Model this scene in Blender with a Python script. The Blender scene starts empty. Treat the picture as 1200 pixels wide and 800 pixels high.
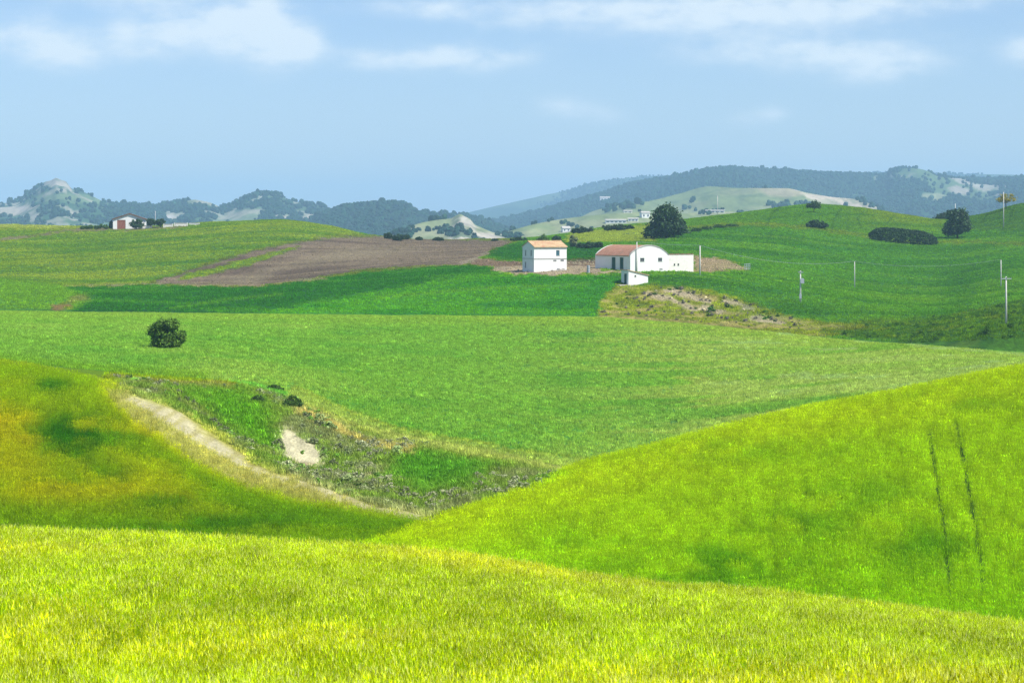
import bpy, bmesh, math, random
import numpy as np
from mathutils import Vector, Matrix

# ------------------------------------------------------------------ camera, sky, sun, exposure
R = math.radians
SC = bpy.context.scene
COL = SC.collection
FPX = 2400.0          # focal length in photo pixels (photo 1200 wide)
HOR = 262.0           # photo row of the true horizon
cam = bpy.data.cameras.new('camera')
cam.sensor_width = 36.0
cam.lens = 36.0 * FPX / 1200.0
cam.shift_y = -(400.0 - HOR) / 1200.0
cam.clip_start = 0.5
cam.clip_end = 40000.0
cam.dof.use_dof = True
cam.dof.focus_distance = 320.0
cam.dof.aperture_fstop = 4.5
camo = bpy.data.objects.new('camera', cam)
COL.objects.link(camo)
camo.location = (0, 0, 0)
camo.rotation_euler = (R(90), 0, 0)
SC.camera = camo

SUN_AZ, SUN_EL = 118.0, 52.0     # azimuth clockwise from the view direction
to_sun = Vector((math.sin(R(SUN_AZ)) * math.cos(R(SUN_EL)), math.cos(R(SUN_AZ)) * math.cos(R(SUN_EL)), math.sin(R(SUN_EL))))
sun = bpy.data.lights.new('sun', 'SUN')
sun.energy = 4.2
sun.angle = R(0.53)
sun.color = (1.0, 0.955, 0.88)
suno = bpy.data.objects.new('sun', sun)
COL.objects.link(suno)
suno.rotation_euler = to_sun.to_track_quat('Z', 'Y').to_euler()

EXPO = 0.75
HAZE_COL = (0.44, 0.71, 1.0)
HAZE_DENSITY = 0.000125
SC.view_settings.view_transform = 'Standard'
SC.view_settings.look = 'None'
SC.view_settings.exposure = EXPO
SC.view_settings.gamma = 1.0
SC.view_settings.use_curve_mapping = False
SC.render.engine = 'CYCLES'
cy = SC.cycles
cy.use_denoising = True
cy.denoiser = 'OPENIMAGEDENOISE'
cy.denoising_prefilter = 'NONE'
cy.max_bounces = 5
cy.diffuse_bounces = 3
cy.glossy_bounces = 2
cy.transmission_bounces = 3
cy.volume_bounces = 1
cy.transparent_max_bounces = 4
cy.caustics_reflective = False
cy.caustics_refractive = False

world = bpy.data.worlds.new('World')
SC.world = world
world.use_nodes = True
wn, wl = world.node_tree.nodes, world.node_tree.links
wn.clear()


def N(nt, typ, **kw):
    n = nt.nodes.new(typ)
    for k, v in kw.items():
        setattr(n, k, v)
    return n


def math_node(nt, op, a, b=None, c=None, clamp=False):
    n = nt.nodes.new('ShaderNodeMath')
    n.operation = op
    n.use_clamp = clamp
    for i, v in enumerate((a, b, c)):
        if v is None:
            continue
        if isinstance(v, (int, float)):
            n.inputs[i].default_value = v
        else:
            nt.links.new(v, n.inputs[i])
    return n.outputs[0]


def mix_rgb(nt, fac, a, b, mode='MIX'):
    n = nt.nodes.new('ShaderNodeMix')
    n.data_type = 'RGBA'
    n.blend_type = mode
    for sock, v in ((n.inputs[0], fac), (n.inputs[6], a), (n.inputs[7], b)):
        if isinstance(v, (int, float)):
            sock.default_value = v
        elif isinstance(v, tuple):
            sock.default_value = v if len(v) == 4 else (*v, 1)
        else:
            nt.links.new(v, sock)
    return n.outputs[2]


def build_world():
    nt = world.node_tree
    out = N(nt, 'ShaderNodeOutputWorld')
    bg = N(nt, 'ShaderNodeBackground')
    sky = N(nt, 'ShaderNodeTexSky')
    sky.sky_type = 'NISHITA'
    sky.sun_disc = False
    sky.sun_elevation = R(SUN_EL)
    sky.sun_rotation = R(SUN_AZ)
    sky.altitude = 600
    sky.air_density = 1.0
    sky.dust_density = 1.0
    sky.ozone_density = 4.0
    tc = N(nt, 'ShaderNodeTexCoord')
    sep = N(nt, 'ShaderNodeSeparateXYZ')
    wl.new(tc.outputs['Generated'], sep.inputs[0])
    az = math_node(nt, 'ARCTAN2', sep.outputs[0], sep.outputs[1])
    el = sep.outputs[2]
    cmb = N(nt, 'ShaderNodeCombineXYZ')
    wl.new(az, cmb.inputs[0])
    wl.new(math_node(nt, 'MULTIPLY', el, 2.2), cmb.inputs[1])
    n1 = N(nt, 'ShaderNodeTexNoise')
    n1.inputs['Scale'].default_value = 44
    n1.inputs['Detail'].default_value = 6
    n1.inputs['Roughness'].default_value = 0.55
    wl.new(cmb.outputs[0], n1.inputs['Vector'])
    n2 = N(nt, 'ShaderNodeTexNoise')
    n2.inputs['Scale'].default_value = 9
    n2.inputs['Detail'].default_value = 4
    wl.new(cmb.outputs[0], n2.inputs['Vector'])
    nz = math_node(nt, 'SUBTRACT', n1.outputs[0], 0.5)
    nzb = math_node(nt, 'SUBTRACT', n2.outputs[0], 0.5)
    # banks of fair-weather cloud, given as azimuth / elevation / half sizes (radians) and weight
    puffs = [(-0.232, .086, .018, .010, .75), (-0.212, .080, .012, .007, .7), (-0.181, .089, .020, .011, .8), (-0.160, .093, .012, .008, .6),
             (-0.135, .094, .018, .011, .9), (-0.118, .090, .016, .013, 1.15), (-0.105, .086, .012, .008, .7),
             (-0.070, .080, .022, .005, .5), (-0.028, .080, .030, .006, .85), (-0.045, .105, .03, .005, .55), (0.025, .103, .04, .007, .6), (0.085, .101, .045, .010, .75), (0.14, .103, .04, .008, .6),
             (0.115, .083, .035, .007, .55), (0.165, .080, .030, .010, .68), (0.185, .075, .018, .007, .5), (0.246, .081, .012, .006, .75), (0.027, .057, .015, .006, .5),
             (0.045, .052, .012, .004, .35), (0.112, .050, .010, .004, .42), (0.127, .053, .008, .004, .42), (0.20, .107, .05, .006, .55), (-0.19, .108, .05, .005, .4)]
    tot = None
    for (a0, e0, sa, se, w) in puffs:
        da = math_node(nt, 'DIVIDE', math_node(nt, 'SUBTRACT', az, a0), sa)
        de = math_node(nt, 'DIVIDE', math_node(nt, 'SUBTRACT', el, e0), se)
        r2 = math_node(nt, 'ADD', math_node(nt, 'MULTIPLY', da, da), math_node(nt, 'MULTIPLY', de, de))
        g = math_node(nt, 'MULTIPLY', math_node(nt, 'POWER', 2.718, math_node(nt, 'MULTIPLY', r2, -0.8)), w)
        tot = g if tot is None else math_node(nt, 'ADD', tot, g)
    # thin cloud over the rest of the sky
    mr = N(nt, 'ShaderNodeMapRange')
    mr.interpolation_type = 'SMOOTHSTEP'
    wl.new(math_node(nt, 'ADD', n2.outputs[0], math_node(nt, 'MULTIPLY', nz, 0.5)), mr.inputs[0])
    mr.inputs[1].default_value = 0.45
    mr.inputs[2].default_value = 0.8
    mr.inputs[3].default_value = 0.0
    mr.inputs[4].default_value = 0.55
    hi = N(nt, 'ShaderNodeMapRange')
    hi.interpolation_type = 'SMOOTHSTEP'
    wl.new(el, hi.inputs[0])
    hi.inputs[1].default_value = 0.05
    hi.inputs[2].default_value = 0.14
    thin = math_node(nt, 'MULTIPLY', mr.outputs[0], hi.outputs[0])
    den = math_node(nt, 'ADD', math_node(nt, 'MULTIPLY', tot, math_node(nt, 'ADD', math_node(nt, 'MULTIPLY', nz, 2.6), 1.0)), thin)
    sm = N(nt, 'ShaderNodeMapRange')
    sm.interpolation_type = 'SMOOTHSTEP'
    wl.new(den, sm.inputs[0])
    sm.inputs[1].default_value = 0.0
    sm.inputs[2].default_value = 1.1
    sm.inputs[3].default_value = 0.0
    sm.inputs[4].default_value = CLOUD_MAX
    # thin veil of moisture, thickening towards the horizon
    veil = math_node(nt, 'ADD', math_node(nt, 'MULTIPLY', math_node(nt, 'POWER', 2.718, math_node(nt, 'MULTIPLY', math_node(nt, 'MAXIMUM', el, 0.0), -22.0)), 0.22), 0.08)
    fac = math_node(nt, 'MAXIMUM', math_node(nt, 'ADD', sm.outputs[0], veil), 0.0, clamp=True)
    hsv = N(nt, 'ShaderNodeMix', data_type='RGBA', blend_type='MULTIPLY')
    hsv.inputs[0].default_value = 1.0
    wl.new(sky.outputs[0], hsv.inputs[6])
    hsv.inputs[7].default_value = (*SKY_TINT, 1)
    col = mix_rgb(nt, fac, hsv.outputs[2], CLOUD_COL)
    wl.new(col, bg.inputs[0])
    bg.inputs[1].default_value = SKY_STRENGTH
    wl.new(bg.outputs[0], out.inputs[0])


SKY_STRENGTH = 0.084
SKY_TINT = (0.87, 0.93, 1.06)
CLOUD_COL = (6.2, 6.9, 7.4)
CLOUD_MAX = 0.78
build_world()
world.cycles.sampling_method = 'MANUAL'
world.cycles.sample_map_resolution = 512

# ------------------------------------------------------------------ numeric helpers
rng = np.random.default_rng(7)
random.seed(7)


def _hash(ix, iy, seed):
    h = (ix.astype(np.int64) * 374761393 + iy.astype(np.int64) * 668265263 + seed * 982451653) & 0x7fffffff
    h = ((h ^ (h >> 13)) * 1274126177) & 0x7fffffff
    h = (h ^ (h >> 16)) & 0xffff
    return h / 65535.0


def vnoise(x, y, seed=0):
    x = np.asarray(x, float)
    y = np.asarray(y, float)
    ix, iy = np.floor(x), np.floor(y)
    fx, fy = x - ix, y - iy
    fx = fx * fx * (3 - 2 * fx)
    fy = fy * fy * (3 - 2 * fy)
    a, b = _hash(ix, iy, seed), _hash(ix + 1, iy, seed)
    c, d = _hash(ix, iy + 1, seed), _hash(ix + 1, iy + 1, seed)
    return (a * (1 - fx) + b * fx) * (1 - fy) + (c * (1 - fx) + d * fx) * fy


def fbm(x, y, seed=0, octs=4, gain=0.5):
    t, amp, s = 0.0, 0.5, 0.0
    for o in range(octs):
        t = t + amp * vnoise(x * 2 ** o + 17.3 * o, y * 2 ** o - 9.1 * o, seed + o)
        s += amp
        amp *= gain
    return t / s


def pchip(x, y, xi):
    x, y, xi = np.asarray(x, float), np.asarray(y, float), np.asarray(xi, float)
    h = np.diff(x)
    d = np.diff(y) / h
    m = np.zeros(len(x))
    for i in range(1, len(x) - 1):
        if d[i - 1] * d[i] > 0:
            w1, w2 = 2 * h[i] + h[i - 1], h[i] + 2 * h[i - 1]
            m[i] = (w1 + w2) / (w1 / d[i - 1] + w2 / d[i])
    m[0], m[-1] = d[0], d[-1]
    k = np.clip(np.searchsorted(x, xi) - 1, 0, len(x) - 2)
    t = (np.clip(xi, x[0], x[-1]) - x[k]) / h[k]
    return ((2 * t ** 3 - 3 * t ** 2 + 1) * y[k] + (t ** 3 - 2 * t ** 2 + t) * h[k] * m[k]
            + (-2 * t ** 3 + 3 * t ** 2) * y[k + 1] + (t ** 3 - t ** 2) * h[k] * m[k + 1])


def pchip_rows(ks, vals, s):
    """vals (K, C) at knots ks -> (S, C) at s, monotone cubic along axis 0, all columns at once"""
    ks = np.asarray(ks, float)
    h = np.diff(ks)[:, None]
    d = np.diff(vals, axis=0) / h
    m = np.zeros_like(vals)
    same = d[:-1] * d[1:] > 0
    hm = np.where(same, 2 * d[:-1] * d[1:] / np.where(same, d[:-1] + d[1:], 1), 0)
    m[1:-1] = hm
    m[0], m[-1] = d[0], d[-1]
    k = np.clip(np.searchsorted(ks, s, side='right') - 1, 0, len(ks) - 2)
    t = ((s - ks[k]) / np.diff(ks)[k])[:, None]
    hh = h[k]
    return ((2 * t ** 3 - 3 * t ** 2 + 1) * vals[k] + (t ** 3 - 2 * t ** 2 + t) * hh * m[k]
            + (-2 * t ** 3 + 3 * t ** 2) * vals[k + 1] + (t ** 3 - t ** 2) * hh * m[k + 1])


def smooth(a, b, x):
    t = np.clip((x - a) / (b - a), 0, 1)
    return t * t * (3 - 2 * t)


def sdf(px, py, poly):
    """signed distance to a polygon, positive inside"""
    P = np.asarray(poly, float)
    n = len(P)
    best = np.full(px.shape, 1e18)
    inside = np.zeros(px.shape, bool)
    for i in range(n):
        ax, ay = P[i]
        bx, by = P[(i + 1) % n]
        ex, ey = bx - ax, by - ay
        wx, wy = px - ax, py - ay
        t = np.clip((wx * ex + wy * ey) / (ex * ex + ey * ey + 1e-9), 0, 1)
        best = np.minimum(best, (wx - t * ex) ** 2 + (wy - t * ey) ** 2)
        c = (ay > py) != (by > py)
        xs = ax + (py - ay) * ex / (ey if ey != 0 else 1e-9)
        inside ^= c & (px < xs)
    return np.where(inside, 1, -1) * np.sqrt(best)


def pline(px, py, pts):
    """distance to an open polyline"""
    best = np.full(px.shape, 1e18)
    for (ax, ay), (bx, by) in zip(pts[:-1], pts[1:]):
        ex, ey = bx - ax, by - ay
        t = np.clip(((px - ax) * ex + (py - ay) * ey) / (ex * ex + ey * ey + 1e-9), 0, 1)
        best = np.minimum(best, (px - ax - t * ex) ** 2 + (py - ay - t * ey) ** 2)
    return np.sqrt(best)


def lin(c):
    c = np.asarray(c, float) / 255.0
    return np.where(c <= 0.04045, c / 12.92, ((c + 0.055) / 1.055) ** 2.4)


GAIN = 2.05   # daylight on level ground x exposure: picture value / GAIN = surface colour


def albedo(c):
    return lin(c) / GAIN


def A(r, g, b):
    return tuple(float(v) for v in albedo((r, g, b)))


# ------------------------------------------------------------------ object helpers
def tag(o, label=None, cat=None, group=None, kind=None):
    for k, v in (('label', label), ('category', cat), ('group', group), ('kind', kind)):
        if v:
            o[k] = v
    return o


def empty(name, loc=(0, 0, 0), rz=0.0, parent=None):
    o = bpy.data.objects.new(name, None)
    COL.objects.link(o)
    o.location = loc
    o.rotation_euler = (0, 0, rz)
    o.parent = parent
    return o


def link_mesh(name, me, mat=None, parent=None, loc=None, rz=None):
    o = bpy.data.objects.new(name, me)
    COL.objects.link(o)
    if mat is not None and not me.materials:
        me.materials.append(mat)
    o.parent = parent
    if loc is not None:
        o.location = loc
    if rz is not None:
        o.rotation_euler = (0, 0, rz)
    return o


def mesh_np(name, verts, faces, smooth_shade=False):
    """verts (N,3), faces (F,3) or (F,4)"""
    me = bpy.data.meshes.new(name)
    verts = np.asarray(verts, np.float32)
    faces = np.asarray(faces, np.int32)
    nf, k = faces.shape
    me.vertices.add(len(verts))
    me.vertices.foreach_set('co', verts.ravel())
    me.loops.add(nf * k)
    me.loops.foreach_set('vertex_index', faces.ravel())
    me.polygons.add(nf)
    me.polygons.foreach_set('loop_start', np.arange(0, nf * k, k, dtype=np.int32))
    me.polygons.foreach_set('use_smooth', np.full(nf, smooth_shade))
    me.update(calc_edges=True)
    return me


def set_color(me, name, rgb):
    at = me.attributes.new(name, 'FLOAT_COLOR', 'POINT')
    a = np.ones((len(rgb), 4), np.float32)
    a[:, :3] = rgb
    at.data.foreach_set('color', a.ravel())


def set_float(me, name, v):
    at = me.attributes.new(name, 'FLOAT', 'POINT')
    at.data.foreach_set('value', np.asarray(v, np.float32))


def set_vec(me, name, v):
    at = me.attributes.new(name, 'FLOAT_VECTOR', 'POINT')
    at.data.foreach_set('vector', np.asarray(v, np.float32).ravel())


class MB:
    """collects boxes, prisms and tubes for one mesh object"""

    def __init__(self):
        self.v, self.f = [], []

    def add(self, verts, faces):
        b = len(self.v)
        self.v += [tuple(p) for p in verts]
        self.f += [tuple(b + i for i in f) for f in faces]
        return self

    def box(self, x0, x1, y0, y1, z0, z1):
        return self.add([(x0, y0, z0), (x1, y0, z0), (x1, y1, z0), (x0, y1, z0), (x0, y0, z1), (x1, y0, z1), (x1, y1, z1), (x0, y1, z1)],
                        [(0, 3, 2, 1), (4, 5, 6, 7), (0, 1, 5, 4), (1, 2, 6, 5), (2, 3, 7, 6), (3, 0, 4, 7)])

    def prism_y(self, prof, y0, y1):
        """closed profile of (x, z) points, counter-clockwise seen from -y, extruded along y"""
        n = len(prof)
        vs = [(x, y0, z) for x, z in prof] + [(x, y1, z) for x, z in prof]
        fs = [tuple(range(n)), tuple(range(2 * n - 1, n - 1, -1))]
        fs += [(i, i + n, (i + 1) % n + n, (i + 1) % n) for i in range(n)]
        return self.add(vs, fs)

    def prism_x(self, prof, x0, x1):
        n = len(prof)
        vs = [(x0, y, z) for y, z in prof] + [(x1, y, z) for y, z in prof]
        fs = [tuple(range(n - 1, -1, -1)), tuple(range(n, 2 * n))]
        fs += [((i + 1) % n, (i + 1) % n + n, i + n, i) for i in range(n)]
        return self.add(vs, fs)

    def tube(self, pts, radii, seg=8):
        pts = [Vector(p) for p in pts]
        rings = []
        for i, p in enumerate(pts):
            d = (pts[min(i + 1, len(pts) - 1)] - pts[max(i - 1, 0)]).normalized()
            u = d.orthogonal().normalized()
            if abs(d.z) < 0.9:
                u = d.cross(Vector((0, 0, 1))).normalized()
            else:
                u = d.cross(Vector((0, 1, 0))).normalized()
            w = d.cross(u)
            r = radii[i] if hasattr(radii, '__len__') else radii
            rings.append([p + r * (math.cos(2 * math.pi * k / seg) * u + math.sin(2 * math.pi * k / seg) * w) for k in range(seg)])
        vs = [q for ring in rings for q in ring]
        fs = []
        for i in range(len(pts) - 1):
            for k in range(seg):
                fs.append((i * seg + k, i * seg + (k + 1) % seg, (i + 1) * seg + (k + 1) % seg, (i + 1) * seg + k))
        fs.append(tuple(range(seg - 1, -1, -1)))
        fs.append(tuple(range((len(pts) - 1) * seg, len(pts) * seg)))
        return self.add(vs, fs)

    def build(self, name, mat, parent=None, smooth_shade=False):
        me = bpy.data.meshes.new(name)
        me.from_pydata(self.v, [], self.f)
        bm = bmesh.new()
        bm.from_mesh(me)
        bmesh.ops.recalc_face_normals(bm, faces=bm.faces)
        bm.to_mesh(me)
        bm.free()
        if smooth_shade:
            me.polygons.foreach_set('use_smooth', [True] * len(me.polygons))
        me.update()
        return link_mesh(name, me, mat, parent)


# ------------------------------------------------------------------ materials
def new_mat(name):
    m = bpy.data.materials.new(name)
    m.use_nodes = True
    m.node_tree.nodes.clear()
    return m, m.node_tree


def noise(nt, scale, detail=3, rough=0.55, vec=None, dist=0.0):
    n = N(nt, 'ShaderNodeTexNoise')
    n.inputs['Scale'].default_value = scale
    n.inputs['Detail'].default_value = detail
    n.inputs['Roughness'].default_value = rough
    n.inputs['Distortion'].default_value = dist
    if vec is not None:
        nt.links.new(vec, n.inputs['Vector'])
    return n.outputs[0]


def map_range(nt, v, a, b, c, d, clamp=True):
    n = N(nt, 'ShaderNodeMapRange')
    n.clamp = clamp
    nt.links.new(v, n.inputs[0])
    for i, x in enumerate((a, b, c, d)):
        n.inputs[i + 1].default_value = x
    return n.outputs[0]


def field_material(name, fine=1.2, coarse=0.05, amp=0.5, bump=0.5, rowdir=None):
    """ground whose crop colour comes from the Col attribute, broken up by noise at several sizes"""
    m, nt = new_mat(name)
    L = nt.links
    at = N(nt, 'ShaderNodeAttribute', attribute_name='Col')
    ge = N(nt, 'ShaderNodeNewGeometry')
    mp = N(nt, 'ShaderNodeMapping')
    L.new(ge.outputs['Position'], mp.inputs[0])
    mp.inputs['Scale'].default_value = (1, 0.2, 1)
    n1 = noise(nt, fine, 4, 0.75, mp.outputs[0])
    n2 = noise(nt, fine * 0.22, 3, 0.6, mp.outputs[0])
    n3 = noise(nt, coarse, 4, 0.6, ge.outputs['Position'])
    f = math_node(nt, 'ADD', math_node(nt, 'MULTIPLY', map_range(nt, n1, 0.3, 0.7, -1, 1), amp),
                  math_node(nt, 'MULTIPLY', map_range(nt, n2, 0.3, 0.7, -1, 1), amp * 0.45))
    f = math_node(nt, 'ADD', f, math_node(nt, 'MULTIPLY', map_range(nt, n3, 0.3, 0.7, -1, 1), amp * 0.35))
    f = math_node(nt, 'MAXIMUM', math_node(nt, 'ADD', f, 1.0), 0.2)
    vm = N(nt, 'ShaderNodeVectorMath', operation='SCALE')
    L.new(at.outputs['Color'], vm.inputs[0])
    L.new(f, vm.inputs['Scale'])
    b = N(nt, 'ShaderNodeBsdfPrincipled')
    b.inputs['Roughness'].default_value = 0.9
    b.inputs['Specular IOR Level'].default_value = 0.1
    L.new(vm.outputs[0], b.inputs['Base Color'])
    bp = N(nt, 'ShaderNodeBump')
    bp.inputs['Strength'].default_value = bump
    bp.inputs['Distance'].default_value = 0.4
    L.new(n1, bp.inputs['Height'])
    L.new(bp.outputs[0], b.inputs['Normal'])
    o = N(nt, 'ShaderNodeOutputMaterial')
    L.new(b.outputs[0], o.inputs[0])
    return m


def leaf_material(name, color=None, attr=None, mul=(1, 1, 1), var=0.35, trans=0.35, rand_obj=False, blend=None):
    """thin leaves: diffuse with some light coming through"""
    m, nt = new_mat(name)
    L = nt.links
    if attr:
        at = N(nt, 'ShaderNodeAttribute', attribute_name=attr)
        at.attribute_type = 'INSTANCER'
        c0 = mix_rgb(nt, 1.0, at.outputs['Color'], (*mul, 1), 'MULTIPLY')
        if blend:     # some ears are paler and riper than the rest
            gi = N(nt, 'ShaderNodeNewGeometry')
            c0 = mix_rgb(nt, map_range(nt, gi.outputs['Random Per Island'], 1 - blend[2], 1.0, 0.0, blend[1]), c0, (*blend[0], 1))
    else:
        rgb = N(nt, 'ShaderNodeRGB')
        rgb.outputs[0].default_value = (*color, 1)
        c0 = rgb.outputs[0]
    ge = N(nt, 'ShaderNodeNewGeometry')
    rnd = ge.outputs['Random Per Island']
    if rand_obj:
        oi = N(nt, 'ShaderNodeObjectInfo')
        rnd = math_node(nt, 'FRACT', math_node(nt, 'ADD', rnd, oi.outputs['Random']))
    f = map_range(nt, rnd, 0, 1, 1 - var, 1 + var)
    vm = N(nt, 'ShaderNodeVectorMath', operation='SCALE')
    L.new(c0, vm.inputs[0])
    L.new(f, vm.inputs['Scale'])
    d = N(nt, 'ShaderNodeBsdfPrincipled')
    d.inputs['Roughness'].default_value = 0.55
    d.inputs['Specular IOR Level'].default_value = 0.12
    L.new(vm.outputs[0], d.inputs['Base Color'])
    t = N(nt, 'ShaderNodeBsdfTranslucent')
    L.new(vm.outputs[0], t.inputs[0])
    mx = N(nt, 'ShaderNodeMixShader')
    mx.inputs[0].default_value = trans
    L.new(d.outputs[0], mx.inputs[1])
    L.new(t.outputs[0], mx.inputs[2])
    o = N(nt, 'ShaderNodeOutputMaterial')
    L.new(mx.outputs[0], o.inputs[0])
    return m


def plain_material(name, color, rough=0.7, nscale=2.0, amp=0.15, spec=0.3, bump=0.0, stain=None, stain_scale=0.6, stain_lo=0.55, stain_hi=0.75):
    m, nt = new_mat(name)
    L = nt.links
    tc = N(nt, 'ShaderNodeTexCoord')
    n1 = noise(nt, nscale, 4, 0.65, tc.outputs['Object'])
    f = map_range(nt, n1, 0.25, 0.75, 1 - amp, 1 + amp)
    vm = N(nt, 'ShaderNodeVectorMath', operation='SCALE')
    vm.inputs[0].default_value = color
    L.new(f, vm.inputs['Scale'])
    c = vm.outputs[0]
    if stain:
        n2 = noise(nt, stain_scale, 5, 0.7, tc.outputs['Object'])
        c = mix_rgb(nt, map_range(nt, n2, stain_lo, stain_hi, 0, 1), c, (*stain, 1))
    b = N(nt, 'ShaderNodeBsdfPrincipled')
    b.inputs['Roughness'].default_value = rough
    b.inputs['Specular IOR Level'].default_value = spec
    L.new(c, b.inputs['Base Color'])
    if bump:
        bp = N(nt, 'ShaderNodeBump')
        bp.inputs['Strength'].default_value = bump
        bp.inputs['Distance'].default_value = 0.1
        L.new(n1, bp.inputs['Height'])
        L.new(bp.outputs[0], b.inputs['Normal'])
    o = N(nt, 'ShaderNodeOutputMaterial')
    L.new(b.outputs[0], o.inputs[0])
    return m


# ------------------------------------------------------------------ the lie of the land
# Survey lines across the valley, nearest first: distance Y along the view and level, both by bearing.
# Levels are given as photo rows (turned into heights through Y) or as heights in metres.
def curve(*pts):
    a = np.array(pts, float)
    return lambda x: pchip(a[:, 0], a[:, 1], x) if len(a) > 1 else np.full_like(x, a[0, 1])


def const(v):
    return lambda x: np.full_like(np.asarray(x, float), float(v))


cr1 = curve((-900, 575), (-200, 612), (0, 623), (200, 633), (400, 644), (550, 655), (700, 681), (850, 693), (1000, 708), (1200, 735), (1400, 765), (2100, 830))
k9py = curve((-900, 380), (-200, 405), (0, 425), (50, 432), (100, 443), (130, 452), (160, 463), (200, 482), (250, 515), (300, 545), (350, 561), (400, 578),
             (450, 592), (505, 606), (520, 601), (600, 574), (690, 547), (750, 530), (800, 517), (900, 493), (1000, 472), (1100, 452), (1200, 433), (1400, 405), (2100, 370))
k9Y = curve((-900, 200), (0, 190), (100, 186), (160, 182), (200, 178), (300, 165), (400, 157), (500, 150), (600, 160), (700, 173), (900, 185), (1200, 192), (2100, 200))
k13Y = curve((-900, 400), (700, 400), (900, 372), (1200, 312), (2100, 290))
k13py = curve((-900, 356), (0, 364), (300, 368), (500, 370), (700, 372), (800, 379), (900, 389), (1000, 399), (1100, 406), (1200, 413), (1400, 425), (2100, 450))
crest = curve((-900, 258), (-200, 262), (0, 263), (100, 266), (150, 266), (200, 264), (250, 261), (330, 258), (380, 264), (430, 275), (480, 280), (560, 281), (620, 279),
              (650, 276), (700, 268), (760, 262), (800, 258), (850, 252), (900, 245), (950, 240), (1000, 243), (1050, 250), (1105, 258), (1150, 252), (1200, 239), (1400, 228), (2100, 235))

LINES = [  # (Y, row or None, height or None, crop height)
    (const(-30), None, const(1.5), .75),
    (const(0), None, const(-1.5), .75),
    (const(15), None, const(-3.75), .75),
    (const(34), const(802), None, .75),
    (const(55), curve((-900, 640), (0, 674), (400, 692), (700, 716), (1000, 739), (1200, 757), (2100, 830)), None, .75),
    (const(75), cr1, None, .75),
    (const(92), lambda x: cr1(x) + 26, None, .7),
    (const(110), lambda x: cr1(x) + 3, None, .55),
    (curve((-900, 140), (0, 140), (300, 134), (500, 128), (700, 138), (1200, 142), (2100, 142)),
     curve((-900, 500), (0, 535), (100, 550), (200, 568), (300, 600), (400, 618), (450, 625), (500, 629), (600, 630), (700, 614), (800, 606), (900, 598), (1000, 592), (1100, 587), (1200, 582), (2100, 570)), None, .5),
    (k9Y, k9py, None, .25),
    (lambda x: k9Y(x) + 18,
     curve((-900, 383), (-200, 409), (0, 429), (50, 436), (100, 446), (130, 450), (160, 455), (200, 468), (250, 497), (300, 524), (350, 545), (400, 561), (450, 574), (505, 585), (550, 580), (600, 567), (650, 561),
           (690, 553), (750, 537), (800, 524), (900, 500), (1000, 479), (1100, 459), (1200, 440), (1400, 412), (2100, 377)), None, 0),
    (curve((-900, 230), (0, 228), (130, 228), (270, 225), (350, 215), (420, 208), (560, 200), (690, 199), (800, 215), (1000, 225), (1200, 230), (2100, 235)),
     curve((-900, 378), (-200, 403), (0, 422), (130, 434), (200, 440), (270, 448), (350, 471), (420, 497), (490, 512), (560, 524), (620, 536), (690, 548), (750, 532), (800, 519), (900, 495), (1000, 474), (1100, 454), (1200, 435), (1400, 408), (2100, 375)), None, .1),
    (curve((-900, 310), (700, 305), (1200, 280), (2100, 265)),
     curve((-900, 365), (0, 386), (200, 391), (400, 411), (560, 429), (690, 438), (800, 438), (900, 435), (1000, 431), (1100, 426), (1200, 421), (1400, 418), (2100, 410)), None, .25),
    (k13Y, k13py, None, .25),
    (lambda x: k13Y(x) + 20, lambda x: k13py(x) + 4, None, .1),
    (lambda x: k13Y(x) + 45, curve((-900, 350), (0, 357), (300, 361), (700, 362), (760, 364), (820, 372), (900, 381), (1000, 391), (1100, 396), (1200, 386), (2100, 400)), None, 0),
    (curve((-900, 500), (850, 500), (1000, 482), (1200, 452), (2100, 430)),
     curve((-900, 336), (0, 340), (100, 341), (200, 340), (300, 338), (430, 333), (560, 323), (620, 319), (700, 318), (760, 320), (820, 323), (900, 336), (1000, 352), (1100, 363), (1200, 356), (2100, 350)), None, 0),
    (curve((-900, 575), (850, 575), (1000, 560), (1200, 540), (2100, 530)),
     curve((-900, 326), (0, 328), (100, 331), (200, 329), (300, 327), (430, 316), (560, 307), (620, 306), (700, 305), (760, 305), (820, 307), (900, 316), (1000, 336), (1100, 346), (1200, 334), (2100, 322)), None, 0),
    (const(655), curve((-900, 304), (0, 306), (100, 307), (200, 303), (300, 300), (430, 299), (560, 296), (620, 292), (700, 289), (760, 286), (820, 287), (900, 293), (1000, 306), (1100, 313), (1200, 302), (2100, 295)), None, 0),
    (const(745), curve((-900, 280), (0, 284), (100, 286), (200, 282), (300, 278), (430, 285), (560, 288), (620, 284), (700, 278), (760, 272), (820, 268), (900, 267), (1000, 274), (1100, 281), (1200, 275), (2100, 265)), None, 0),
    (const(850), crest, None, 0),
    (const(910), lambda x: crest(x) + 5, None, 0),
    (const(1300), None, const(-28), 0),
    (const(3000), None, const(-42), 0),
    (const(16000), None, const(-45), 0),
]
NSUB = [6, 6, 12, 34, 26, 12, 16, 60, 80, 26, 70, 70, 50, 8, 16, 36, 24, 24, 24, 32, 6, 8, 6, 8]
colpx = np.concatenate([np.arange(-900, -60, 14.0), np.arange(-60, 1260, 1.6), np.arange(1260, 2100.1, 14.0)])
svals = np.concatenate([np.linspace(k, k + 1, n, endpoint=False) for k, n in enumerate(NSUB)] + [[len(NSUB)]])


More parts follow.
